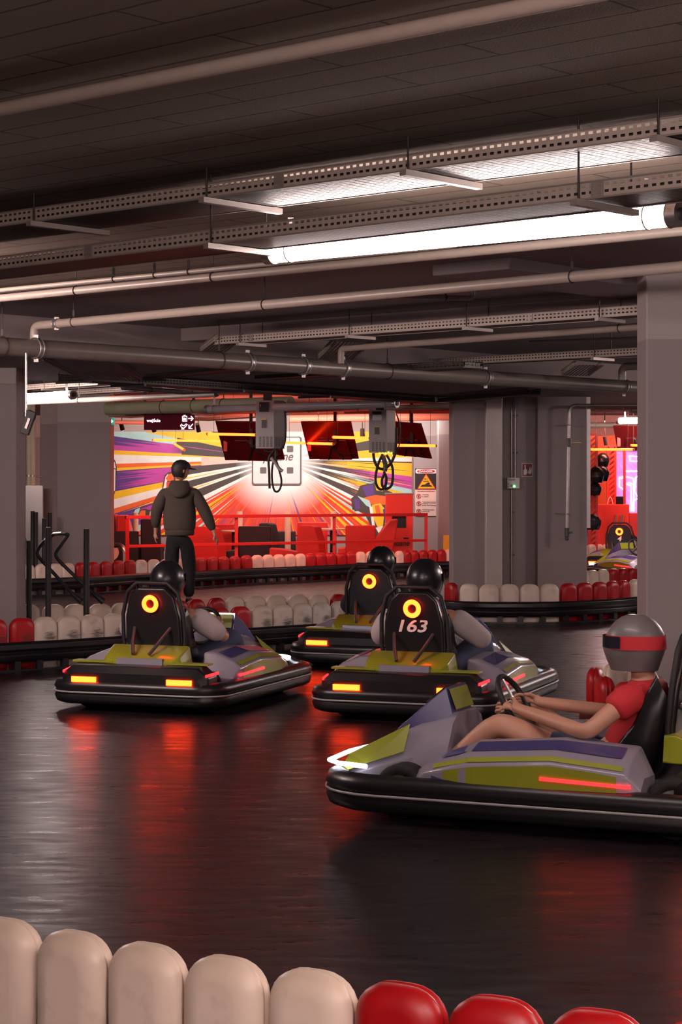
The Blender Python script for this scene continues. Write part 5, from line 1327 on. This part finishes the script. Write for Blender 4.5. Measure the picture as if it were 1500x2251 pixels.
def head_mesh(name, c, r, m, parent, face=Vector((0, 1, 0)), M3=None):
    """head with brow, nose, chin and ears; built facing +Y then turned by M3"""
    mb = MB(); S = []; n = 20
    for i in range(1, 16):
        t = i/16; a = math.pi*t; z = math.cos(a); rr = math.sin(a)
        ring = []
        for k in range(n):
            th = 2*math.pi*k/n; x = rr*math.cos(th)*.74; y = rr*math.sin(th)*.92
            if z < -.1: x *= 1-.30*(-z-.1); y = y*(1-.18*(-z)) + (.10*(-z) if math.sin(th) > 0 else .05*(-z))
            f = max(0, math.sin(th))**8
            if -.35 < z < .05 and abs(math.cos(th)) < .30: y += .16*(1-abs(z+.18)/.25)*(1-abs(math.cos(th))/.30)
            if .05 < z < .25: y += .05*f
            if -.02 < z < .12 and .25 < abs(math.cos(th)) < .6 and math.sin(th) > 0: y -= .05
            if -.62 < z < -.45: y += .06*f
            ring.append(Vector((x*r, y*r, z*r*1.12)))
        S.append(ring)
    mb.loft(S)
    for sx in (-1, 1): mb.ball((sx*.76*r, -.03*r, -.05*r), .2*r, 10, 6, sc=(.35, .7, 1.2))
    if M3: mb.v = [M3 @ v for v in mb.v]
    mb.v = [v+c for v in mb.v]
    return mb.build(name, m, parent)

# --- the walking man seen from behind
def walking_man():
    Z = 23.7; p = P(395, 1200, Z)
    root = thing('person', 'person in an olive-brown hoodie, dark cap and black trousers walking away, seen from behind', 'person', (p.x, Z, 0))
    # body: one continuous surface (neck, arms, hands, legs)
    sk = Sk(); pel = sk.chain([(0, 0, .92, .075, .055)])
    ch = sk.chain([(0, 0, 1.08, .12, .085), (0, .01, 1.28, .14, .09), (.0, .0, 1.44, .07, .06), (.01, .01, 1.53, .048)], pel)
    for sx, el, wr, dr in ((-1, (-.285, -.02, 1.17), (-.30, .06, .92), (-.1, .3, -.9)), (1, (.315, -.04, 1.16), (.425, -.02, .90), (.35, .1, -.9))):
        sh = sk.chain([(sx*.17, 0, 1.42, .055), (*el, .038), (*wr, .026)], ch-1)
        hand_pts(sk, wr, dr, (-sx, .2, 0), 1.0, .35, sh, side=sx)
    for sx, kn, an in ((-1, (-.10, .05, .50), (-.09, -.12, .11)), (1, (.11, .10, .50), (.10, .16, .09))):
        l = sk.chain([(sx*.09, 0, .78, .052), (*kn, .045), (*an, .038), (an[0], an[1]+.10, .045, .036, .026), (an[0], an[1]+.17, .035, .030, .018)], pel)
    skinned('body', sk.v, sk.e, M['skin'], root)
    # hoodie
    sk = Sk(); a = sk.chain([(0, 0, .90, .20, .135), (0, 0, .97, .215, .145)]); b = sk.chain([(0, 0, 1.14, .225, .15), (0, 0, 1.30, .225, .15), (0, -.01, 1.41, .15, .12), (0, -.01, 1.47, .085, .08)], a)
    for sx, el, wr in ((-1, (-.285, -.02, 1.17), (-.30, .06, .95)), (1, (.315, -.04, 1.16), (.415, -.02, .93))):
        sk.chain([(sx*.185, 0, 1.39, .095, .09), (*el, .082), ((el[0]+wr[0])/2, (el[1]+wr[1])/2, (el[2]+wr[2])/2, .074), (*wr, .044)], b-1)
    skinned('hoodie', sk.v, sk.e, M['hoodie'], root, root=0)
    mb = MB(); mb.loft([[Vector((math.cos(t)*rx, math.sin(t)*ry+oy, z)) for t in [2*math.pi*k/20 for k in range(20)]] for rx, ry, z, oy in ((.165, .12, .870, 0), (.178, .13, .880, 0), (.182, .134, .925, 0), (.17, .125, .94, 0))]); mb.build('hoodie_hem', M['hoodie'], root)
    mb = MB(); S = []
    for rx, ry, z, oy in ((.05, .03, 1.34, -.14), (.115, .06, 1.38, -.13), (.135, .09, 1.44, -.08), (.125, .10, 1.50, -.04), (.10, .085, 1.545, -.01), (.07, .06, 1.54, .0)):
        S.append([Vector((math.cos(t)*rx, math.sin(t)*ry+oy, z)) for t in [2*math.pi*k/18 for k in range(18)]])
    mb.loft(S); mb.build('hood', M['hoodie'], root)
    # trousers
    sk = Sk(); a = sk.chain([(0, 0, .93, .165, .12), (0, 0, .86, .165, .125)])
    for sx, kn, an in ((-1, (-.10, .05, .50), (-.09, -.12, .11)), (1, (.11, .10, .50), (.10, .16, .09))):
        sk.chain([(sx*.09, 0, .78, .105, .11), (*kn, .085, .09), (kn[0], (kn[1]+an[1])/2, .3, .08), (an[0], an[1], .10, .070)], a)
    skinned('trousers', sk.v, sk.e, M['trouser'], root)
    for sx, an in ((-1, (-.09, -.12)), (1, (.10, .16))):
        mb = MB(); mb.loft([[Vector((an[0]+math.cos(t)*.048, an[1]+.05+math.sin(t)*.135, z)) for t in [2*math.pi*k/18 for k in range(18)]] for z in (.0, .03, .05)]+[[Vector((an[0]+math.cos(t)*.04, an[1]+.03+math.sin(t)*.09, .085)) for t in [2*math.pi*k/18 for k in range(18)]]])
        mb.build('shoe', M['blackm'], root)
    # head turned right, hair, cap with its brim to the right
    R3 = Matrix.Rotation(math.radians(-62), 3, 'Z') @ Matrix.Rotation(math.radians(-8), 3, 'X')
    hc = Vector((.02, .0, 1.665))
    head_mesh('head', hc, .108, M['skin'], root, M3=R3)
    mb = MB(); S = []
    for z, s in ((-.75, .60), (-.5, .80), (-.2, .92), (.2, 1.0), (.5, .90), (.8, .62), (1.0, .25)):
        S.append([Vector((math.cos(t)*.092*s, (math.sin(t)*.112*s-(.020 if z < .3 else .008)) if math.sin(t) < .35 or z > .35 else .035*s, z*.118)) for t in [2*math.pi*k/20 for k in range(20)]])
    mb.loft(S); mb.v = [(R3 @ v)+hc for v in mb.v]; mb.build('hair', M['hair'], root)
    mb = MB(); S = []
    for z, s in ((.30, 1.05), (.42, 1.06), (.70, .93), (.95, .66), (1.10, .28)):
        S.append([Vector((math.cos(t)*.094*s, math.sin(t)*.115*s, z*.12)) for t in [2*math.pi*k/20 for k in range(20)]])
    mb.loft(S); mb.v = [(R3 @ v)+hc for v in mb.v]; cap = mb.build('cap', M['blackm'], root)
    mb = MB(); q = [(.085, .05), (.075, .13), (.04, .185), (-.04, .185), (-.075, .13), (-.085, .05)]
    mb.prism(q, .035, .045); mb.v = [(R3 @ v)+hc for v in mb.v]; mb.build('cap_brim', M['blackm'], root)
walking_man()

# ================================================================ karts
def kart_proto():
    """forward = +Y, floor at z = 0; the Empty sits at the floor centre"""
    k = thing('go_kart', 'kart', 'go-kart', (0, 0, 0))
    mb = MB(); mb.prism([(-.36, -.80), (.36, -.80), (.40, -.4), (.36, .3), (.30, .9), (-.30, .9), (-.36, .3), (-.40, -.4)], .045, .075); mb.build('floor_pan', M['kblack'], k, bevel=.006)
    # chassis tubes
    for sx in (-1, 1):
        mb = MB(); mb.tube([(sx*.34, -.80, .085), (sx*.38, -.4, .085), (sx*.34, .3, .085), (sx*.26, .9, .085)], .016, 8); mb.build('chassis_tube', M['kblack'], k)
    # wrap-round bumper: closed profile swept round the kart
    path = []
    W, Lf, Lr = .60, 1.02, -.86
    for cx, cy, a0 in ((W-.28, Lf-.30, 0), (-W+.28, Lf-.30, 90), (-W+.16, Lr+.16, 180), (W-.16, Lr+.16, 270)):
        r = (.28, .30) if cy > 0 else (.16, .16)
        for j in range(7):
            t = math.radians(a0+90*j/6); path.append(Vector((cx+r[0]*math.cos(t), cy+r[1]*math.sin(t), 0)))
    def sweep(prof, nm, m):
        S = []; n = len(path)
        for i in range(n):
            t = (path[(i+1) % n]-path[i-1]).normalized(); nn = Vector((t.y, -t.x, 0))
            S.append([path[i]+nn*a+Vector((0, 0, z)) for a, z in prof])
        S.append(S[0]); mb = MB(); mb.loft(S, cap=False); return mb.build(nm, m, k)
    sweep([(-.06, .06), (-.01, .045), (.03, .06), (.045, .10), (.03, .125), (.03, .135), (.048, .16), (.03, .20), (-.02, .215), (-.06, .20)], 'bumper_loop', M['kblack'])
    sweep([(.040, .124), (.050, .124), (.050, .134), (.040, .134)], 'bumper_trim', M['grey'])
    # side pods with sloping tops
    for sx in (-1, 1):
        secs = []
        for y, xi, xo, zt, zo in ((-.50, .34, .565, .26, .22), (-.44, .33, .595, .38, .28), (-.1, .33, .605, .40, .31), (.30, .33, .60, .37, .28), (.50, .32, .565, .29, .23), (.56, .32, .52, .23, .19)):
            secs.append([Vector((sx*xi, y, .09)), Vector((sx*xo, y, .10)), Vector((sx*(xo+.005), y, zo)), Vector((sx*(xo-.05), y, zo+.045)), Vector((sx*(xi+.07), y, zt)), Vector((sx*xi, y, zt))])
        mb = MB(); mb.loft(secs, smooth=False); pod = mb.build('side_pod', M['kwhite'], k, bevel=.014, bseg=3)
        def on(y, f, lift=.004):       # a point on the pod's outer flank
            i = [s[0].y for s in secs]; j = max(0, min(len(secs)-2, sum(1 for v in i if v <= y)-1)); t = (y-i[j])/(i[j+1]-i[j])
            A = secs[j][1].lerp(secs[j+1][1], t); B_ = secs[j][2].lerp(secs[j+1][2], t); Cc = secs[j][3].lerp(secs[j+1][3], t); D = secs[j][4].lerp(secs[j+1][4], t)
            p = A.lerp(B_, f) if f <= 1 else (B_.lerp(Cc, f-1) if f <= 2 else Cc.lerp(D, f-2))
            return p+Vector((sx*lift, 0, lift*.6))
        def decal(nm, m, ys, f0, f1):
            mb = MB(); top = [on(y, g) for y, g in zip(ys, f1)]; bot = [on(y, g) for y, g in zip(ys, f0)]; n = len(ys)
            mb.add(bot+top, [(i, i+1, n+i+1, n+i) for i in range(n-1)]); return mb.build(nm, m, pod, fix=False)
        decal('lime_swoosh', M['lime'], [-.40, -.25, -.1, .1, .25, .40], [.05, .05, .10, .25, .5, .75], [.95, .98, .98, .98, .98, .98])
        decal('lime_edge', M['lime'], [-.42, -.1, .28, .46], [1.35]*4, [1.75]*4)
        decal('blue_panel', M['kblue'], [-.40, -.1, .28, .44], [2.25]*4, [2.9]*4)
        decal('blue_sweep', M['kblue'], [.05, .2, .35, .46], [.05, .05, .05, .05], [.12, .35, .6, .9])
        mb = MB(); mb.bar((sx*.600, -.46, .235), (sx*.612, -.06, .250), .012, .014); mb.build('side_light_strip', M['redled'], k)
    # nose cone
    secs = []
    for y, w_, z0, zt in ((.50, .27, .10, .46), (.66, .30, .09, .43), (.84, .36, .08, .34), (.98, .40, .08, .26), (1.06, .38, .09, .20), (1.08, .34, .11, .17)):
        secs.append([Vector((-w_, y, z0)), Vector((w_, y, z0)), Vector((w_*1.02, y, zt*.62)), Vector((w_*.72, y, zt*.9)), Vector((w_*.42, y, zt)), Vector((-w_*.42, y, zt)), Vector((-w_*.72, y, zt*.9)), Vector((-w_*1.02, y, zt*.62))])
    mb = MB(); mb.loft(secs, smooth=False); nose = mb.build('nose_cone', M['kwhite'], k, bevel=.016, bseg=3)
    for sx in (-1, 1):
        mb = MB(); q = [Vector((sx*.30, .70, .275)), Vector((sx*.372, .86, .22)), Vector((sx*.405, .99, .17)), Vector((sx*.27, .99, .245)), Vector((sx*.22, .84, .32)), Vector((sx*.22, .70, .395))]
        q = [v+Vector((sx*.012, 0, .012)) for v in q]; mb.add(q, [tuple(range(6))]); mb.build('nose_lime_panel', M['lime'], nose, fix=False)
    mb = MB(); mb.prism([(-.12, .60), (.12, .60), (.10, .80), (-.10, .80)], .0, .004); mb.v = [Vector((v.x, v.y, v.z+.437-(v.y-.66)*.48+.012)) for v in mb.v]; mb.build('number_plate', M['kblue'], nose)
    mb = MB(); mb.tube([(-.43, .84, .225), (-.385, 1.0, .225), (-.30, 1.085, .225), (0, 1.115, .225), (.30, 1.085, .225), (.385, 1.0, .225), (.43, .84, .225)], .011, 8); mb.build('headlight_bar', M['head'], k)
    secs = []
    for t, w_ in ((0, .13), (.35, .17), (1, .20)):
        y, z = .56+.22*t, .575-.20*t
        secs.append([Vector((-w_, y-.04+.0*t, .42-.09*t)), Vector((w_, y-.04, .42-.09*t)), Vector((w_, y, z)), Vector((-w_, y, z))])
    mb = MB(); mb.loft(secs, smooth=False); ff = mb.build('front_fairing', M['kblue'], k, bevel=.006)
    mb = MB(); mb.add([(-.12, .566, .578), (.12, .566, .578), (.16, .65, .504), (-.16, .65, .504)], [(0, 1, 2, 3)]); mb.build('fairing_lime_top', M['lime'], ff, fix=False)
    mb = MB(); mb.add([(-.12, .548, .565), (.12, .548, .565), (.12, .512, .47), (-.12, .512, .47)], [(3, 2, 1, 0)]); mb.build('fairing_lime_back', M['lime'], ff, fix=False)
    # rear body: crash box, cover, tail lights
    mb = MB(); mb.loft([[Vector((x, y, z)) for x, z in ((-w_, z0), (w_, z0), (w_, z1*.8), (w_*.85, z1), (-w_*.85, z1), (-w_, z1*.8))] for y, w_, z0, z1 in ((-.885, .50, .07, .26), (-.84, .54, .06, .31), (-.70, .54, .06, .32), (-.62, .48, .07, .28))], smooth=False)
    rear = mb.build('rear_crash_box', M['kblack'], k, bevel=.014, bseg=3)
    for sx in (-1, 1):
        mb = MB(); mb.bar((sx*.26, -.893, .215), (sx*.44, -.893, .215), .012, .036); t = mb.build('tail_light', M['tail'], k)
        mb = MB(); mb.bar((sx*.25, -.890, .182), (sx*.45, -.890, .182), .010, .010); mb.build('tail_reflector', M['redled'], t)
        mb = MB(); mb.bar((sx*.20, -.72, .325), (sx*.50, -.72, .325), .09, .012); mb.build('rear_lime_strip', M['lime'], rear)
        mb = MB(); mb.bar((sx*.525, -.85, .26), (sx*.548, -.70, .27), .010, .016); mb.build('corner_strip', M['redled'], k)
    mb = MB(); mb.loft([[Vector((x, y, z)) for x, z in ((-w_, .30), (w_, .30), (w_*.92, z1), (-w_*.92, z1))] for y, w_, z1 in ((-.76, .26, .335), (-.72, .30, .37), (-.58, .31, .43), (-.52, .28, .42))], smooth=False)
    cv = mb.build('motor_cover', M['lime'], k, bevel=.012)
    mb = MB(); mb.box((0, -.755, .33), (.34, .03, .05)); mb.build('motor_cover_panel', M['kwhite'], cv)
    for sx in (-1, 1):
        mb = MB(); mb.tube([(sx*.06, -.74, .38), (sx*.10, -.66, .46), (sx*.14, -.54, .56)], .012, 8); mb.build('seat_stay', M['dgrey'], k)
    # wheels
    for sx in (-1, 1):
        for y, w_, r in ((-.62, .15, .135), (.66, .12, .125)):
            x = sx*.41; mb = MB()
            prof = [(.62, -.5), (.94, -.5), (1, -.38), (1, .38), (.94, .5), (.62, .5)]
            n = 24; vs = []; 
            for j in range(n):
                a = 2*math.pi*j/n
                for rr, q in prof: vs.append((x+q*w_, y+math.cos(a)*r*rr, r+math.sin(a)*r*rr))
            m6 = len(prof); mb.add(vs, [(j*m6+i, j*m6+(i+1) % m6, ((j+1) % n)*m6+(i+1) % m6, ((j+1) % n)*m6+i) for j in range(n) for i in range(m6)], 0, True)
            wh = mb.build('wheel', M['tyre'], k)
            mb = MB(); mb.cyl((x-w_*.4, y, r), (x+w_*.4, y, r), r*.62, 16); mb.build('hub', M['galv'], wh)
    mb = MB(); mb.cyl((-.46, -.62, .135), (.46, -.62, .135), .016, 10); mb.build('rear_axle', M['galv'], k)
    # bucket seat and tall backrest with ring light
    S = []
    for y, z, hw, wing in ((.05, .20, .19, .05), (-.10, .13, .20, .10), (-.28, .14, .21, .17), (-.40, .26, .215, .20), (-.46, .42, .215, .18), (-.50, .56, .20, .12)):
        S.append([Vector((-hw, y+.03, z+wing)), Vector((-hw*.93, y, z+.03)), Vector((-hw*.6, y, z)), Vector((0, y-.005, z-.004)), Vector((hw*.6, y, z)), Vector((hw*.93, y, z+.03)), Vector((hw, y+.03, z+wing)),
                  Vector((hw+.02, y+.02, z+wing-.01)), Vector((hw*.97, y-.03, z)), Vector((hw*.6, y-.03, z-.03)), Vector((0, y-.03, z-.035)), Vector((-hw*.6, y-.03, z-.03)), Vector((-hw*.97, y-.03, z)), Vector((-hw-.02, y+.02, z+wing-.01))])
    mb = MB(); mb.loft(S); mb.build('seat', M['kblack'], k)
    def bk(x, z, d=0.0): return Vector((x, -.50-(z-.40)*.10-d, z))
    mb = MB(); o = [(-.17, .30), (.17, .30), (.205, .45), (.20, .62), (.165, .76), (.10, .82), (-.10, .82), (-.165, .76), (-.20, .62), (-.205, .45)]
    mb.hexa([bk(x, z, .0) for x, z in o], [bk(x, z, .05) for x, z in o]); br_ = mb.build('backrest', M['kblack'], k, bevel=.018, bseg=3)
    mb = MB(); mb.tube([bk(x*1.13, .30+(z-.30)*1.06, .025) for x, z in o[1:]]+[bk(-.19, .30, .025)], .014, 8); mb.build('roll_frame', M['blackm'], k)
    mb = MB(); mb.ring(bk(0, .71, .068), (0, 1, .1), .045, .0155, 28); mb.build('ring_light', M['ring'], k)
    mb = MB(); mb.ring(bk(0, .71, .052), (0, 1, .1), .045, .020, 28); mb.build('ring_housing', M['crimson'], br_)
    # steering
    mb = MB(); mb.ring((0, .26, .50), (0, -.85, .5), .14, .014, 24); sw = mb.build('steering_wheel', M['blackm'], k)
    mb = MB()
    for a in (90, 210, 330):
        u = Vector((1, 0, 0)); v = Vector((0, .5, .85)).normalized(); mb.bar((0, .26, .50), Vector((0, .26, .50))+(u*math.cos(math.radians(a))+v*math.sin(math.radians(a)))*.135, .02, .008)
    mb.build('wheel_spokes', M['galv'], sw)
    mb = MB(); mb.cyl((0, .27, .49), (0, .66, .20), .013, 8); mb.build('steering_column', M['galv'], k)
    for sx in (-1, 1):
        mb = MB(); mb.bar((sx*.14, .62, .09), (sx*.14, .66, .24), .06, .012); mb.build('pedal', M['galv'], k)
    return k
proto = kart_proto()
YB = -.50-(.71-.40)*.10-.068       # where the ring sits in the kart frame
used = [False]
def place_kart(ring_px, Z, yaw, label, number=None, ring=True):
    k = proto if not used[0] else copy_tree(proto)
    used[0] = True
    p = P(ring_px[0], ring_px[1], Z); a = math.radians(yaw)
    off = Matrix.Rotation(a, 3, 'Z') @ Vector((0, YB, 0))
    k.location = (p.x-off.x, p.y-off.y, 0); k.rotation_euler = (0, 0, a); k['label'] = label
    k['group'] = 'karts out on the track' if ring else 'karts parked by the shop'
    return k
def number(k, s, w_, z=.555, h=.085, m='whitep'):
    nx = Vector((1, 0, 0)); R_ = Matrix.Rotation(k.rotation_euler.z, 3, 'Z')
    p = Vector((-w_/2, -.50-(z-.40)*.10-.056, z)); base = k.location+R_ @ p
    text('seat_number', s, base, w_, M[m], k, height=h, bold=.02, shear=.2, nx=R_ @ nx, ext=.002)
kA = place_kart((330, 1325), 13.1, -20, 'kart at the left, driving away to the right, lime motor cover')
kB = place_kart((812, 1275), 16.0, -22, 'kart farthest back in the middle, half hidden by the ring-lit kart')
kC = place_kart((906, 1325), 12.6, -20, 'kart in the middle with the bright ring light and a driver in white sleeves')
kD = place_kart((1530, 1342), 8.75, 66, 'nearest kart, crossing to the left at the right edge')
kP = place_kart((1362, 1168), 31.4, -20, 'parked kart number 4 by the red shop counter', ring=False)
kQ = place_kart((1470, 1175), 29.3, 25, 'parked kart half hidden behind the right pillar', ring=False)
for k, s, w_ in ((kA, '12', .16), (kC, '163', .20), (kP, '4', .07), (kB, '7', .07)): 
    if k in (kC, kP): number(k, s, w_)

def driver(k, label, top, lower, helm, band=None, hs=1.0, sleeves='long', lean=0, hdx=0, sleeve_m=None, bare_legs=False, head_turn=0):
    """seated driver in the kart's frame, a thing of its own sitting in the seat"""
    root = thing('person', label, 'person', tuple(k.location), k.rotation_euler.z)
    s = hs
    V = lambda x, y, z: (x+hdx*max(0, z-.3), y, z*s if z > .3 else z)
    pel = V(0, -.22, .23)
    sh = [V(-.19, -.37+lean, .64), V(.19, -.37+lean, .64)]
    el = [V(-.38, -.20, .46), V(.38, -.20, .46)]; wr = [V(-.16, .19, .53), V(.16, .19, .53)]
    kn = [(-.24, .26, .44), (.24, .26, .44)]; an = [(-.18, .58, .17), (.18, .58, .17)]
    sk = Sk(); i = sk.chain([(*pel, .12, .10)]); c = sk.chain([(*V(0, -.32+lean*.5, .40), .12, .09), (*V(0, -.38+lean, .56), .14, .09), (*V(0, -.37+lean, .66), .07), (*V(0, -.35+lean, .74), .05), (*V(0, -.33+lean, .80), .055)], i)
    for j, sx in enumerate((-1, 1)):
        e = sk.chain([(*sh[j], .052), (*el[j], .040), (*wr[j], .028)], c-3)
        hand_pts(sk, wr[j], (-sx*.15, .75, .1), (-sx*.8, .1, -.5), 1.0, .75, e, side=-sx)
        sk.chain([(sx*.10, -.12, .23, .085), (*kn[j], .062), (*an[j], .042), (an[j][0], an[j][1]+.05, .14, .034), (an[j][0], an[j][1]+.12, .20, .026)], i)
    skinned('body', sk.v, sk.e, M['skin'], root)
    sk = Sk(); i = sk.chain([(pel[0], pel[1], pel[2]+.02, .155, .13)]); c = sk.chain([(*V(0, -.32+lean*.5, .42), .16, .12), (*V(0, -.38+lean, .58), .18, .12), (*V(0, -.37+lean, .68), .085)], i)
    if not sleeve_m:
        for j in range(2):
            q = [(*sh[j], .080)]
            if sleeves == 'long': q += [(*el[j], .062), (*[(a+b*3)/4 for a, b in zip(el[j], wr[j])], .042)]
            else: q += [(*[(a+b)/2 for a, b in zip(sh[j], el[j])], .072)]
            sk.chain(q, c-1)
    skinned('shirt', sk.v, sk.e, M[top], root)
    if sleeve_m:
        for j in range(2):
            sk = Sk(); sk.chain([(*sh[j], .090), (*[(a+b)/2 for a, b in zip(sh[j], el[j])], .088), (*el[j], .074)]+([(*[(a+b)/2 for a, b in zip(el[j], wr[j])], .055)] if sleeves == 'long' else []))
            skinned('sleeve', sk.v, sk.e, M[sleeve_m], root)
    sk = Sk(); i = sk.chain([(*pel, .15, .125)])
    for j, sx in enumerate((-1, 1)):
        if bare_legs: sk.chain([(sx*.11, -.10, .25, .10), (*[(a+b)/2 for a, b in zip((sx*.11, -.10, .25), kn[j])], .095)], i)
        else: sk.chain([(sx*.11, -.10, .25, .10), (*kn[j], .080), (*[(a+b*5)/6 for a, b in zip(kn[j], an[j])], .056)], i)
    skinned('trousers', sk.v, sk.e, M[lower], root)
    for j in range(2):
        mb = MB(); a = Vector(an[j]); mb.tube([a+Vector((0, -.05, -.03)), a+Vector((0, .0, -.03)), a+Vector((0, .08, .03)), a+Vector((0, .14, .08))], [.038, .050, .045, .030], 12); mb.build('shoe', M['kblack'], root)
    hc = Vector(V(0, -.32+lean, .86)); hc = Vector((hc.x, hc.y, .86*s))
    hm = helmet_parts(root, Vector((0, 0, 0)), .135, helm, band)
    if True:
        Rh = Matrix.Rotation(math.radians(head_turn), 4, 'Z')
        for o in [q for q in bpy.data.objects if q.parent == root and (q.name.startswith('helmet') or q.name.startswith('visor'))]:
            o.data.transform(Matrix.Translation(hc) @ Rh)
    head_mesh('head', hc+Vector((0, .01, -.02)), .10, M['skin'], root, M3=Matrix.Rotation(math.radians(head_turn), 3, 'Z'))
    return root
driver(kA, 'driver of the left kart in a grey jersey and dark helmet', 'shirtg', 'denim', M['helm'], sleeve_m='shirtw', sleeves='short')
driver(kB, 'driver of the farthest kart, dark clothes, mostly hidden', 'shirtd', 'trouser', M['helm'])
driver(kC, 'driver of the middle kart with white sleeves and a black helmet', 'shirtd', 'denim', M['helm'], hs=1.04, sleeve_m='shirtw', head_turn=-15)
driver(kD, 'driver of the nearest kart with bare arms and a grey helmet with a red band', 'shirtr', 'denim', M['helmg'], band=M['shirtr'], hs=.93, sleeves='short', bare_legs=True)
